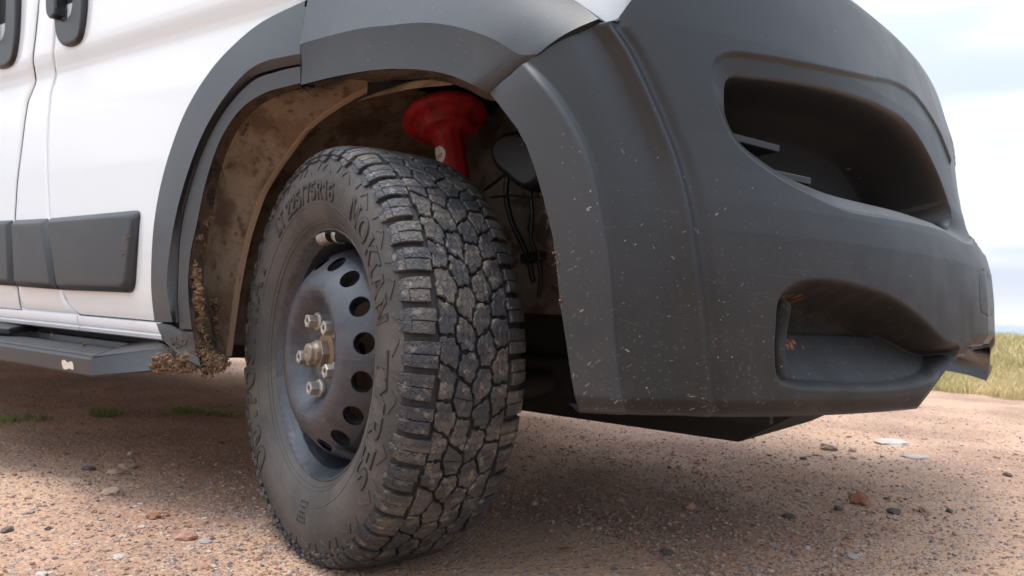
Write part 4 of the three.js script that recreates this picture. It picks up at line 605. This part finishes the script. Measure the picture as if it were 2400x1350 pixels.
// ---- inside of the wheel arch: roof, panel, strut, hoses
{
  const cx = 0.05, cy = 0.40, roof = [];
  for (const z of [-0.015, -0.25, -0.56]) roof.push(Array.from({ length: 41 }, (_, k) => { const a = lerp(2.35, -0.15, k / 40), r = 0.535; return V(cx + r * Math.cos(a), cy + r * 0.98 * Math.sin(a) * 1.0, z); }));
  mesh('arch_roof', grid(roof, { angle: 0.8 }), M.chassis, van);
  const wall = [], nx = 60, ny = 40; for (let j = 0; j <= ny; j++) wall.push(Array.from({ length: nx + 1 }, (_, i) => { const x = lerp(-0.7, 0.62, i / nx), y = lerp(0.445, 0.98, j / ny); let z = -0.50 + 0.05 * sstep(0.1, 0.35, x) - 0.03 * sstep(0.62, 0.52, y) + 0.02 * Math.sin(x * 9) * sstep(0.5, 0.9, y); z += 0.05 * sstep(0.09, 0.0, Math.hypot((x - 0.22) * 0.8, y - 0.62) - 0.05); return V(x, y, z); }));
  mesh('inner_wing_panel', grid(wall, { angle: 0.8 }), M.well, van);
  const st = new THREE.Group(); st.name = 'suspension_strut'; van.add(st); st.userData.label = 'red painted suspension strut with a wide spring seat';
  const top = at(1044, 284, -0.33), botm = at(1063, 400, -0.31), ax = top.clone().sub(botm).normalize();
  st.position.copy(top); st.quaternion.setFromUnitVectors(V(0, 0, 1), ax);
  mesh('strut_tube', revolve([[-0.32, 0.0315], [-0.052, 0.0315], [-0.045, 0.033], [-0.039, 0.037], [-0.035, 0.044], [-0.033, 0.053]], 64), M.red, st);
  mesh('spring_seat', revolve(smoothProf([[-0.033, 0.053], [-0.030, 0.0565], [-0.024, 0.0595], [-0.016, 0.063], [-0.011, 0.070], [-0.007, 0.080], [-0.002, 0.0880], [0.004, 0.0910], [0.010, 0.0905], [0.0135, 0.087], [0.014, 0.08]], 60).concat([[0.014, 0.03], [0.014, 0]]), 96, { angle: 0.7 }), M.red, st);
  mesh('top_mount', revolve(smoothProf([[0.03, 0.06], [0.06, 0.055], [0.09, 0.05], [0.12, 0.02]], 20), 40), M.chassis, st);
  const c = document.createElement('canvas'); c.width = 256; c.height = 256; const x = c.getContext('2d'); x.fillStyle = '#d9d4cb'; x.fillRect(0, 0, 256, 256); x.fillStyle = '#b02a22'; x.font = 'italic bold 92px sans-serif'; x.textAlign = 'center'; x.textBaseline = 'middle'; x.fillText('rive', 128, 132);
  const tex = new THREE.CanvasTexture(c); tex.colorSpace = THREE.SRGBColorSpace;
  // round sticker bent round the tube
  const sp = at(1034, 358, -0.28), loc = st.worldToLocal ? (st.updateMatrixWorld(true), van.updateMatrixWorld(true), st.worldToLocal(sp.clone())) : sp, zc = loc.z, cam = st.worldToLocal(camera.position.clone()), aC = Math.atan2(cam.y, cam.x);
  const camR = V(1, 0, 0).applyQuaternion(camera.quaternion).applyQuaternion(st.quaternion.clone().invert()), sgn = Math.sign(-Math.sin(aC) * camR.x + Math.cos(aC) * camR.y), a0 = aC - sgn * 1.12;
  const rows = []; for (let i = 0; i <= 16; i++) { const q = i / 16 * 2 - 1, w = Math.sqrt(Math.max(0.0004, 1 - q * q)); rows.push(Array.from({ length: 25 }, (_, k) => { const f = (k / 24 * 2 - 1) * w, a = a0 + sgn * f * 0.78, o = V(0.0318 * Math.cos(a), 0.0318 * Math.sin(a), zc + q * 0.024); o._uv = [(f + 1) / 2, (q + 1) / 2]; return o; })); }
  mesh('strut_sticker', grid(rows, { uv: (i, j, p) => p._uv, angle: 1.2 }), std({ name: 'sticker', map: tex, roughness: 0.5 }), st);
  // hoses, cables, dark bracket
  const hz = -0.40, hose = (L, r, z) => tube(L.map(q => at(q[0], q[1], q[2] ?? z)), r, 60, 8);
  mesh('brake_hose', hose([[1190, 410], [1186, 455], [1200, 520], [1226, 575], [1240, 615], [1250, 660]], 0.006, hz), M.plasticDark, van);
  mesh('brake_hose', hose([[1243, 440], [1247, 500], [1245, 560], [1262, 610], [1268, 650], [1262, 700]], 0.0045, hz), M.plasticDark, van);
  mesh('sensor_cable', hose([[1135, 446], [1165, 424], [1190, 405], [1215, 418]], 0.0035, hz), M.plasticDark, van);
  mesh('sensor_cable', hose([[1150, 463], [1200, 458], [1245, 462], [1290, 458]], 0.0025, hz + 0.01), M.plasticDark, van);
  mesh('hose_clip', box(0.05, 0.02, 0.03, ...at(1250, 603, hz).toArray(), 0, 0, 0.2), M.plasticDark, van); mesh('hose_clip', box(0.03, 0.015, 0.03, ...at(1200, 410, hz).toArray(), 0, 0, -0.3), M.plasticDark, van);
  const res = outline2([[1160, 345], [1180, 325], [1215, 322], [1250, 350], [1262, 400], [1235, 430], [1190, 400], [1165, 375]].map(q => { const p = at(q[0], q[1], -0.36); return [p.x, p.y]; }), 40);
  mesh('fluid_reservoir', new THREE.ExtrudeGeometry(new THREE.Shape(res.map(p => new THREE.Vector2(...p))), { depth: 0.06, bevelEnabled: true, bevelSize: 0.012, bevelThickness: 0.015, bevelSegments: 4 }).translate(0, 0, -0.43), M.plasticDark, van);
  // underside: floor, cross member, control arm, engine guard
  mesh('underbody', merge([box(4.2, 0.05, 1.86, -2.75, 0.345, -1.0), box(0.95, 0.06, 1.0, 0.12, 0.47, -1.06), box(0.10, 0.5, 1.9, -0.66, 0.60, -1.0), box(1.1, 0.30, 0.02, 0.05, 0.40, -0.62), box(0.26, 0.34, 0.76, -0.68, 0.475, -0.54)]), M.chassis, van);
  mesh('cross_member', merge([box(0.30, 0.10, 0.95, 0.05, 0.30, -1.05, 0, 0, 0, 0.02), box(0.16, 0.34, 0.08, 0.36, 0.46, -0.54, 0, 0, 0.05, 0.02), box(0.10, 0.09, 0.9, 0.55, 0.42, -1.0, 0, 0, 0, 0.02)]), M.chassis, van);
  mesh('control_arm', merge([tube([V(0.02, 0.24, -0.24), V(0.06, 0.27, -0.4), V(0.1, 0.29, -0.58)], 0.028), tube([V(0.0, 0.24, -0.26), V(-0.12, 0.27, -0.42), V(-0.22, 0.29, -0.58)], 0.026)]), M.chassis, van);
  mesh('drive_shaft', tube([V(0, 0.36, -0.18), V(0, 0.35, -0.4), V(0, 0.36, -0.8)], 0.02), M.chassis, van);
  const gp = [V(-0.15, 0.215, -0.60), V(0.49, 0.190, -0.74), V(0.72, 0.325, -0.70), V(0.20, 0.325, -0.58), V(-0.15, 0.30, -0.56)];
  const mir = p => V(p.x, p.y, -2 - p.z);
  const quad = (a, b, c, d) => grid([[a, b], [d, c]].map(r => curve(r, 12)), { angle: 0.2 });
  mesh('engine_guard', merge([quad(gp[0], gp[1], mir(gp[1]), mir(gp[0])), quad(gp[1], gp[2], mir(gp[2]), mir(gp[1])), quad(gp[0], gp[1], gp[2], gp[3]), quad(gp[0], gp[3], gp[4], gp[4].clone().add(V(0, 0, -0.002))), quad(mir(gp[0]), mir(gp[1]), mir(gp[2]), mir(gp[3]))]), M.chassis, van);
  const bolt = revolve(smoothProf([[0, 0.014], [0.006, 0.013], [0.009, 0.006], [0.009, 0]], 12), 20);
}
// ---- side step: a folded tray that falls a little outwards, with a ribbed tread and a plain front end
{
  const st = new THREE.Group(); st.name = 'side_step'; van.add(st); st.userData.label = 'black step board along the sill, its end caked in mud';
  const zO = 0.105, x0 = -2.6, P1 = at(213, 836, zO), P1b = at(217, 884, zO), Q1 = at(306, 804, -0.05), E1 = at(364, 797, -0.035), E2 = at(398, 814, 0.0), E2b = at(404, 868, 0.012);
  const P0 = V(x0, P1.y, zO), P0b = V(x0, P1b.y, zO), Q0 = V(x0, Q1.y, -0.05);
  const seg = (a, b, n = 12) => Array.from({ length: n + 1 }, (_, k) => a.clone().lerp(b, k / n));
  const path = (a, b, c) => [...seg(a, b, 24), ...seg(b, c, 10).slice(1)];
  const mv = (r, x, y, z) => r.map(q => q.clone().add(V(x, y, z)));
  const top = path(P0, P1, E2), bot = path(P0b, P1b, E2b), inn = (r, d) => r.map((q, k) => q.clone().add(k <= 24 ? V(0, 0, -d) : V(-d * 0.62, 0, -d * 0.6)));
  mesh('step_rail', grid([mv(inn(bot, 0.05), 0, 0.004, 0), inn(bot, 0.004), mv(bot, 0, 0.004, 0), mv(top, 0, -0.007, 0), mv(inn(top, 0.003), 0, -0.001, 0), mv(inn(top, 0.006), 0, 0, 0)], { angle: 0.4 }), M.plastic, st);
  // upper rim, end plate and inner wall
  const L = (f, dz = 0) => [P0.clone().lerp(Q0, f).add(V(0, dz, 0)), P1.clone().lerp(Q1, f).add(V(0, dz, 0))];
  mesh('step_rim', grid([seg(...L(0.035)), seg(...L(0.14)), seg(...L(0.15, -0.012))], { angle: 0.4 }), M.plastic, st);
  const e = (a, b) => seg(a, b, 8), ti = V(0, -0.0005, 0);
  mesh('step_end', grid([e(P1.clone().lerp(E2, 0.02).add(ti), E2.clone().add(V(-0.004, 0, -0.004))), e(Q1, E1)].map(r => r), { angle: 0.4 }), M.plastic, st);
  mesh('step_end_wall', grid([e(P1.clone().lerp(Q1, 0.04), Q1), e(P1.clone().lerp(Q1, 0.04).add(V(-0.002, -0.016, 0)), Q1.clone().add(V(-0.002, -0.016, 0)))], { angle: 0.4 }), M.plasticDark, st);
  mesh('step_wall', grid([seg(Q0, Q1), seg(Q0.clone().add(V(0, -0.03, 0.004)), Q1.clone().add(V(0, -0.03, 0.004)))], { angle: 0.4 }), M.plasticDark, st);
  mesh('step_flange', grid([seg(...L(0.97)), seg(...L(1.16, 0.0))], { angle: 0.4 }), M.plastic, st);
  mesh('tread_tray', grid([seg(...L(0.12, -0.017)), seg(...L(1.0, -0.026))], { angle: 0.4 }), M.gap, st);
  for (let k = 0; k < 7; k++) { const f = 0.185 + k * 0.095, a = L(f, -0.006 - 0.008 * f)[0], b = L(f, -0.006 - 0.008 * f)[1], len = b.x - a.x - 0.012; const rib = new RoundedBoxGeometry(len, 0.008, 0.0092, 2, 0.002); rib.translate((a.x + b.x) / 2 - 0.006, (a.y + b.y) / 2, (a.z + b.z) / 2); mesh('tread_rib', rib, M.plastic, st); }
  const br = at(60, 776, -0.03); mesh('step_bracket', box(0.30, 0.020, 0.09, br.x - 0.16, br.y + 0.006, 0.0, 0.18, 0.22, 0, 0.005), M.plastic, st);
  // bow-tie shaped hole in the outer face, the pale ground showing through as a cream plate
  const hp = at(158, 856, zO + 0.002), hs = outline2([[-0.022, 0.008], [-0.012, 0.011], [-0.004, 0.006], [0.010, 0.010], [0.016, 0.006], [0.020, -0.008], [0.006, -0.007], [-0.002, -0.010], [-0.014, -0.010]].map(([a, b]) => [hp.x + a * 1.3, hp.y + b * 0.9]), 40);
  mesh('step_hole_plate', new THREE.ExtrudeGeometry(new THREE.Shape(hs.map(q => new THREE.Vector2(...q))), { depth: 0.0012, bevelEnabled: false }).translate(0, 0, zO + 0.0004), std({ name: 'pale_ground_fill', color: new THREE.Color(0.55, 0.48, 0.36), roughness: 0.7 }), st);
}
// ---- dried mud on the arch and the step
{
  const R = rng(61), base = new THREE.IcosahedronGeometry(1, 2), p = base.attributes.position;
  const lump = k => { const g = mergeVertices((() => { const q = base.clone(); q.deleteAttribute('normal'); q.deleteAttribute('uv'); return q; })(), 1e-4), a = g.attributes.position; for (let i = 0; i < a.count; i++) { const v = V(a.getX(i), a.getY(i), a.getZ(i)), s = 0.35 + 1.2 * fbm(v.x * 0.4 + k * 0.17 + 0.5, v.y * 0.4 + v.z * 0.35 + 0.5, 8, 3, 700 + k); a.setXYZ(i, v.x * s, v.y * s * 0.75, v.z * s * 0.6); } const u = new Float32Array(a.count * 2); for (let i = 0; i < a.count; i++) { u[2 * i] = a.getX(i) * 0.012; u[2 * i + 1] = a.getY(i) * 0.012; } g.setAttribute('uv', new THREE.BufferAttribute(u, 2)); g.computeVertexNormals(); return g; };
  const spots = [];
  const put = (px, py, z, sp, n, s) => { for (let i = 0; i < n; i++) { const a = R() * 6.28, d = sp * Math.sqrt(R()); spots.push([at(px + d * Math.cos(a), py + d * Math.sin(a), z + (R() - 0.5) * 0.012), 0.72 * s * (0.25 + 0.75 * R() * R())]); } };
  const along = (L, z, sp, n, s) => { for (let i = 0; i < n; i++) { const t = R() * (L.length - 1), k = Math.floor(t), f = t - k, a = L[k], b = L[k + 1]; put(lerp(a[0], b[0], f), lerp(a[1], b[1], f), z, sp, 1, s); } };
  along([[458, 625], [456, 672]], 0.012, 14, 26, 0.012); along([[470, 700], [462, 750], [468, 800]], 0.006, 14, 90, 0.009); along([[470, 790], [478, 840], [490, 858]], 0.0, 22, 150, 0.009);
  along([[372, 850], [410, 845], [450, 845], [500, 855], [525, 855]], 0.020, 16, 240, 0.0085); along([[310, 862], [330, 860], [420, 864], [500, 862]], 0.03, 8, 70, 0.006);
  along([[362, 858], [400, 846], [440, 838], [480, 830], [515, 850]], 0.020, 13, 330, 0.0085); along([[470, 800], [490, 850]], -0.01, 18, 200, 0.0085);
  along([[396, 806], [430, 812], [468, 806]], 0.022, 16, 120, 0.0055); along([[412, 660], [414, 740], [440, 800]], 0.030, 7, 22, 0.0035); along([[500, 840], [530, 846]], -0.04, 14, 90, 0.008);
  along([[530, 400], [490, 520], [478, 580], [470, 640]], 0.0, 12, 26, 0.006); put(484, 522, 0.01, 8, 10, 0.008); put(470, 555, 0.02, 6, 8, 0.008); put(516, 398, -0.005, 5, 4, 0.007); put(570, 305, -0.02, 12, 12, 0.008); put(512, 720, -0.05, 18, 30, 0.008); put(500, 745, -0.04, 10, 14, 0.008); put(560, 650, -0.08, 6, 5, 0.004);
  put(298, 560, 0.03, 5, 3, 0.008); put(290, 596, 0.03, 4, 2, 0.008); put(296, 580, 0.03, 6, 3, 0.003);
  along([[1160, 225], [1200, 277], [1242, 346], [1279, 467], [1301, 562], [1312, 650], [1318, 720]], 0.03, 5, 60, 0.0042); along([[1000, 180], [1080, 190], [1150, 222]], -0.01, 8, 40, 0.005); along([[700, 205], [760, 195], [640, 228]], -0.012, 10, 24, 0.006);
  put(200, 802, 0.03, 16, 6, 0.007); put(105, 790, 0.0, 22, 10, 0.005); put(276, 812, 0.02, 6, 3, 0.006);
  for (let i = spots.length - 1, n0 = i; i >= 0; i--) { const [q, z] = spots[i]; for (let k = 0; k < 4; k++) spots.push([q.clone().add(V((R() - .5) * 0.012, (R() - .5) * 0.016, (R() - .5) * 0.006)), z * (0.3 + 0.4 * R())]); void n0; }
  const kinds = [0, 1, 2, 3].map(lump), N = kinds.map(() => []); for (const s of spots) N[Math.floor(R() * 4)].push(s);
  const list = []; const q = new THREE.Quaternion(), e = new THREE.Euler();
  for (let k = 0; k < 4; k++) for (const [pos, s] of N[k]) { e.set(R() * 6, R() * 6, R() * 6); q.setFromEuler(e); const g = kinds[k].clone(); g.applyMatrix4(new THREE.Matrix4().compose(pos, q, V(s, s, s))); list.push(g); }
  // crust: caked layers under the lumps, thick in patches and broken away between them
  const crust = (L, w, z, h, k) => { const c = curve(L.map(q => at(q[0], q[1], q[2] ?? z)), 130), rows = []; for (let j = 0; j <= 34; j++) { const f = j / 34 * 2 - 1; rows.push(c.map((q, i) => { const t = i / 130, a = c[Math.min(130, i + 1)].clone().sub(c[Math.max(0, i - 1)]).normalize(), n = V(-a.y, a.x, 0).normalize(), e = (1 - Math.abs(f) ** 2.5) * sstep(0, 0.14, t) * sstep(1, 0.86, t), o = q.clone().addScaledVector(n, f * w), m = fbm(o.x * 1.3 + 0.5 + k * 0.3, o.y * 1.3 + 0.5, 40, 4, 741 + k), d = fbm(o.x * 2 + 0.5, o.y * 2 + 0.5, 110, 4, 751 + k); const cv = sstep(0.34, 0.52, m * (0.35 + 0.65 * e)); const hh = (cv * (0.25 + 1.1 * d) * (0.4 + 0.6 * e) - 0.12) * h; o._skip = cv < 0.08; o.z += hh; return o; })); } return grid(rows, { uv: (i, j, q) => [q.x, q.y], smooth: true }); };
  mesh('mud_crust', crust([[462, 610, 0.012], [466, 690, 0.006], [470, 760, 0.0], [482, 820, -0.008], [494, 858, -0.01]], 0.022, 0, 0.017, 0), M.mud, van);
  mesh('mud_crust', crust([[345, 858, 0.034], [400, 850, 0.022], [450, 848, 0.016], [490, 850, 0.004], [530, 850, -0.03]], 0.028, 0, 0.019, 1), M.mud, van);
  mesh('mud_crust', crust([[500, 690, -0.045], [506, 740, -0.05], [516, 800, -0.06]], 0.016, 0, 0.012, 2), M.mud, van);
  const o = mesh('dried_mud', mergeGeometries(list), M.mud, van); o.userData.kind = 'stuff';
}
// ---------------------------------------------------------------- gravel, stones, tufts, grass
{
  const R = rng(303);
  const pebble = (k, det = 1) => { const b = new THREE.IcosahedronGeometry(1, det); b.deleteAttribute('normal'); b.deleteAttribute('uv'); const g = mergeVertices(b, 1e-4), a = g.attributes.position; for (let i = 0; i < a.count; i++) { const v = V(a.getX(i), a.getY(i), a.getZ(i)), s = 0.5 + 0.9 * fbm(v.x * 0.3 + k * 0.13 + 0.5, v.y * 0.3 + v.z * 0.27 + 0.5, 6, 2, 800 + k); a.setXYZ(i, v.x * s, v.y * s * 0.62, v.z * s * 0.82); } const u = new Float32Array(a.count * 2); for (let i = 0; i < a.count; i++) { u[2 * i] = a.getX(i) * 0.02 + a.getY(i) * 0.01; u[2 * i + 1] = a.getZ(i) * 0.02 - a.getY(i) * 0.012; } g.setAttribute('uv', new THREE.BufferAttribute(u, 2)); return toCreasedNormals(g, 0.35); };
  const stoneMap = rep(dataTex(256, 256, (u, v) => { const n = fbm(u, v, 8, 5, 811), f = fbm(u, v, 40, 2, 813); const x = 0.72 + 0.4 * n - 0.2 * sstep(0.6, 0.8, f); return [enc(x * 0.85), enc(x * 0.85), enc(x * 0.85)]; }), 0.03);
  const pal = [[0.42, 0.26, 0.18], [0.48, 0.34, 0.25], [0.31, 0.18, 0.125], [0.38, 0.20, 0.135], [0.26, 0.20, 0.165], [0.52, 0.40, 0.32], [0.22, 0.18, 0.16], [0.45, 0.29, 0.20]];
  const gm = std({ name: 'gravel_stone', map: stoneMap, roughness: 0.95 });
  // small gravel nobody could count, denser near the camera
  const kinds = [0, 1, 2].map(k => pebble(k, 1)), N = 130000;
  const big = [[], [], []];
  for (let i = 0; i < N; i++) {
    const d = 0.25 + 3.4 * Math.pow(R(), 1.35), a = R() * Math.PI * 2, x = 0.25 + d * Math.cos(a) * 1.25, z = -0.25 + d * Math.sin(a) * 1.1; if (z < pathEdge(x) + 0.2) continue;
    big[i % 3].push([x, z, 0.0012 + 0.0038 * Math.pow(R(), 4.6)]);
  }
  const dm = new THREE.Object3D(), c = new THREE.Color(), gravel = new THREE.Group(); gravel.name = 'gravel'; scene.add(gravel); gravel.userData.kind = 'stuff';
  kinds.forEach((g, k) => { const im = new THREE.InstancedMesh(g, gm, big[k].length); im.name = numbered('gravel_layer'); im.userData.kind = 'stuff'; big[k].forEach(([x, z, s], i) => { dm.position.set(x, groundH(x, z) + s * 0.15, z); dm.rotation.set((R() - .5) * 0.8, R() * 6.28, (R() - .5) * 0.8); dm.scale.set(s * (0.8 + 0.6 * R()), s * (0.7 + 0.5 * R()), s); dm.updateMatrix(); im.setMatrixAt(i, dm.matrix); const p = pal[Math.floor(R() * pal.length)], q = 0.75 + 0.5 * R(); c.setRGB(p[0] * q, p[1] * q, p[2] * q); im.setColorAt(i, c); }); im.castShadow = im.receiveShadow = true; gravel.add(im); });

  // stones one can pick out
  const mats = {}; const sm = (n, r, g, b) => mats[n] ??= std({ name: n, map: stoneMap, color: new THREE.Color(r, g, b), roughness: 0.92 });
  const red = () => sm('red_brown_stone', 0.34, 0.15, 0.085), white = () => sm('whitish_stone', 0.56, 0.49, 0.42), grey = () => sm('blue_grey_slate', 0.15, 0.115, 0.095), tan = () => sm('tan_stone', 0.46, 0.32, 0.22), pink = () => sm('pink_brown_stone', 0.45, 0.25, 0.18), pale = () => sm('pale_grey_stone', 0.42, 0.37, 0.33);
  const G = [0, 1, 2, 3, 4, 5, 6].map(k => pebble(20 + k, 2));
  let gi = 0;
  const stone = (name, px, py, w, flat, mat, label, group, cat = 'stone') => { const p = atY(px, py, 0.004), d = p.distanceTo(camera.position), s = w / 2 / FPX * d * 1.1; const o = mesh(name, G[gi++ % G.length], mat, scene); o.scale.set(s, s * flat, s * 0.9); o.rotation.y = R() * 6.28; o.position.set(p.x, groundH(p.x, p.z) + s * flat * 0.28, p.z); return tag(o, label, cat, group); };
  stone('stone', 2015, 1172, 46, 1.15, red(), 'red-brown angular stone, the largest on the shaded gravel ahead of the bumper');
  stone('stone', 1966, 1186, 22, 0.7, grey(), 'small dark slate chip touching the red-brown angular stone before the bumper');
  stone('stone', 2040, 1192, 20, 0.7, tan(), 'small tan stone just below the red-brown angular stone');
  stone('stone', 435, 1255, 46, 0.85, pink(), 'large pinkish brown stone on sunlit gravel at the lower left');
  stone('stone', 480, 1262, 34, 0.3, pale(), 'flat pale flake beside the large pinkish brown stone');
  stone('stone', 362, 1208, 28, 0.9, red(), 'red-brown stone up-slope from the large pinkish brown stone');
  stone('stone', 262, 1158, 36, 0.9, tan(), 'tan wedge-shaped stone alone between shade and sunlit gravel');
  stone('stone', 298, 1096, 36, 0.7, tan(), 'tan stone in the little cluster at the edge of the van\'s shade');
  stone('stone', 268, 1108, 34, 0.6, tan(), 'brown flat stone lying lowest in the little cluster by the shade');
  stone('stone', 208, 1098, 30, 0.6, grey(), 'dark slate piece left of the little stone cluster');
  stone('stone', 307, 1062, 18, 0.8, white(), 'cream pebble in the shade below the side step');
  stone('stone', 278, 1299, 28, 0.5, white(), 'flat white stone near the bottom edge left of the tyre');
  stone('stone', 98, 1336, 26, 0.5, white(), 'second flat white stone in the bottom left corner');
  stone('stone', 332, 1228, 15, 0.9, white(), 'small bright white pebble above the large pinkish brown stone');
  stone('stone', 18, 1234, 28, 0.6, grey(), 'dark grey flat stone at the left edge of the gravel');
  stone('stone', 2090, 1030, 78, 0.2, white(), 'long flat whitish slab in the sun beyond the bumper');
  stone('stone', 2148, 1064, 56, 0.2, pale(), 'flat grey slab next to the long whitish slab');
  stone('stone', 1942, 1046, 34, 0.7, tan(), 'brown lump at the sunny edge under the bumper');
  stone('stone', 1737, 1127, 16, 0.9, white(), 'pale pebble in the shade under the bumper');
  stone('stone', 1618, 1190, 30, 0.8, pink(), 'pink-brown stone on dark shaded gravel beside the tyre');
  stone('stone', 1448, 1168, 26, 0.5, tan(), 'olive tan flat stone nearest the tyre on its front side');
  stone('stone', 1850, 1208, 40, 0.35, grey(), 'thin slate flake with a pale edge in front of the bumper');
  stone('stone', 2094, 1194, 32, 0.5, grey(), 'grey flat stone right of the red-brown angular stone');
  stone('stone', 2170, 1195, 30, 0.8, tan(), 'tan blocky stone between two dark slate chips');
  stone('stone', 2224, 1197, 16, 1.0, grey(), 'tiny black chip right of the tan blocky stone');
  stone('stone', 2362, 1110, 20, 0.7, grey(), 'dark chip on bright gravel at the right edge');
  stone('stone', 1994, 1294, 26, 0.7, pale(), 'pale grey stone at the bottom in front of the bumper');
  stone('stone', 1892, 1274, 12, 1.0, white(), 'tiny cream pebble at the bottom centre right');
  stone('stone', 1565, 1286, 44, 0.3, grey(), 'broad grey slate flake at the bottom beside the tyre');
  stone('stone', 1325, 1280, 30, 0.3, red(), 'reddish splinter of stone close to the tyre foot');
  const rm = [[red(), 'red-brown'], [grey(), 'dark slate'], [tan(), 'tan'], [pink(), 'pinkish'], [tan(), 'tan'], [pink(), 'pinkish'], [pale(), 'pale grey']];
  for (let k = 0; k < 190; k++) {
    let px, py; const left = R() < 0.45; if (left) { px = 20 + R() * 620; py = 1000 + 340 * R(); } else { px = 1240 + R() * 1160; py = 1010 + 335 * R(); if (px < 1750) py = 1050 + 295 * R(); }
    const [m, cn] = rm[Math.floor(R() * rm.length)], zone = left ? (py < 1120 ? 'in the shade below the side step' : 'on sunlit gravel left of the tyre') : px < 1800 ? 'on the shaded gravel between tyre and bumper' : py < 1120 ? 'on bright gravel beyond the bumper' : 'on gravel ahead of the bumper';
    stone('pebble', px, py, 7 + 13 * R() * R(), 0.5 + 0.5 * R(), m, `small ${cn} pebble lying ${zone}`, `${cn} pebbles ${zone}`, 'pebble');
  }

  // tufts of low green plants under the van
  const leafM = (n, r, g, b) => std({ name: n, color: new THREE.Color(r, g, b), roughness: 0.8, side: THREE.DoubleSide });
  const green = leafM('green_blades', 0.20, 0.24, 0.06);
  const tuft = (L, label) => { const P = []; for (const [px, py, w, n] of L) { const c0 = atY(px, py, 0.0), d = c0.distanceTo(camera.position), s = w / FPX * d; for (let i = 0; i < n; i++) { const a = R() * 6.28, r = s * Math.sqrt(R()) * 0.5, x = c0.x + r * Math.cos(a) * 1.2, z = c0.z + r * Math.sin(a), y = groundH(x, z), h = 0.010 + 0.022 * R(), b = R() * 6.28, l = 0.6 * h; const wv = 0.0016 + 0.001 * R(); P.push(x - wv * Math.sin(b), y, z + wv * Math.cos(b), x + wv * Math.sin(b), y, z - wv * Math.cos(b), x + l * Math.cos(b), y + h, z + l * Math.sin(b)); } } const g = new THREE.BufferGeometry(); g.setAttribute('position', new THREE.Float32BufferAttribute(P, 3)); g.computeVertexNormals(); tag(mesh('grass_tuft', g, green, scene), label, 'grass tuft'); };
  tuft([[248, 968, 64, 260]], 'small round green tuft in the shade under the side step');
  tuft([[430, 966, 70, 260], [480, 972, 70, 130], [535, 974, 60, 70]], 'long ragged green tuft between the step and the front tyre');
  tuft([[60, 978, 90, 140], [10, 984, 50, 90]], 'thin dull green tuft at the left edge under the van');

  // rough grass beyond the gravel track: clumps of blades, straw and green
  const clump = (k, seeds) => { const Q = rng(900 + k), P = [], NN = []; for (let i = 0; i < 26; i++) { const a = Q() * 6.28, r = 0.10 * Math.sqrt(Q()), x = r * Math.cos(a), z = r * Math.sin(a), h = 0.08 + 0.19 * Q(), b = Q() * 6.28, l = h * (0.15 + 0.45 * Q()), w = 0.0022 + 0.0028 * Q(), m = [x + l * 0.35 * Math.cos(b), h * 0.62, z + l * 0.35 * Math.sin(b)], t = [x + l * Math.cos(b), h, z + l * Math.sin(b)], sx = -Math.sin(b) * w, sz = Math.cos(b) * w; P.push(x - sx, 0, z - sz, x + sx, 0, z + sz, m[0] + sx, m[1], m[2] + sz, x - sx, 0, z - sz, m[0] + sx, m[1], m[2] + sz, m[0] - sx, m[1], m[2] - sz, m[0] - sx, m[1], m[2] - sz, m[0] + sx, m[1], m[2] + sz, t[0], t[1], t[2]);
      if (seeds && i % 3 === 0) { const e = 0.006; P.push(t[0] - e, t[1] - 0.02, t[2], t[0] + e, t[1] - 0.02, t[2], t[0], t[1] + 0.035, t[2], t[0], t[1] - 0.02, t[2] - e, t[0], t[1] - 0.02, t[2] + e, t[0], t[1] + 0.035, t[2]); } }
    const g = new THREE.BufferGeometry(); g.setAttribute('position', new THREE.Float32BufferAttribute(P, 3)); g.computeVertexNormals(); return g; };
  const gmat = phys({ name: 'grass_blades', color: new THREE.Color(1, 1, 1), roughness: 0.9, side: THREE.DoubleSide, transmission: 0.3, thickness: 0 });
  const field = new THREE.Group(); field.name = 'grass'; field.userData.kind = 'stuff'; scene.add(field);
  for (let k = 0; k < 4; k++) {
    const pts = []; const n = 16000;
    while (pts.length < n) { const d = 5.2 + 38 * Math.pow(R(), 2.2), an = -Math.PI / 2 + (R() - 0.5) * 2.9, x = 0.6 + d * Math.cos(an), z = d * Math.sin(an); const dd = pathEdge(x) - z; if (dd < -0.05) continue; if (dd < 0.9 && R() > dd + 0.25) continue; pts.push([x, z, (0.45 + 0.55 * sstep(0, 2.5, dd)) * (0.55 + 0.6 * R()) * lerp(0.62, 1.35, fbm(x / 40 + 0.5, z / 40 + 0.5, 30, 2, 951))]); }
    const im = new THREE.InstancedMesh(clump(k, k > 1), gmat, n); im.name = numbered('grass_layer'); im.userData.kind = 'stuff';
    pts.forEach(([x, z, s], i) => { dm.position.set(x, groundH(x, z) - 0.01, z); dm.rotation.set((R() - .5) * 0.3, R() * 6.28, (R() - .5) * 0.3); dm.scale.set(s * 1.5, s, s * 1.5); dm.updateMatrix(); im.setMatrixAt(i, dm.matrix); const t = clamp(fbm(x / 20 + 0.5, z / 20 + 0.5, 40, 3, 961) * 1.9 - 0.45 + (R() - 0.5) * 0.5, 0, 1); c.setRGB(lerp(0.36, 0.64, t), lerp(0.34, 0.50, t), lerp(0.12, 0.26, t)); im.setColorAt(i, c); });
    im.castShadow = im.receiveShadow = true; field.add(im);
  }
}
renderer.render(scene, camera);
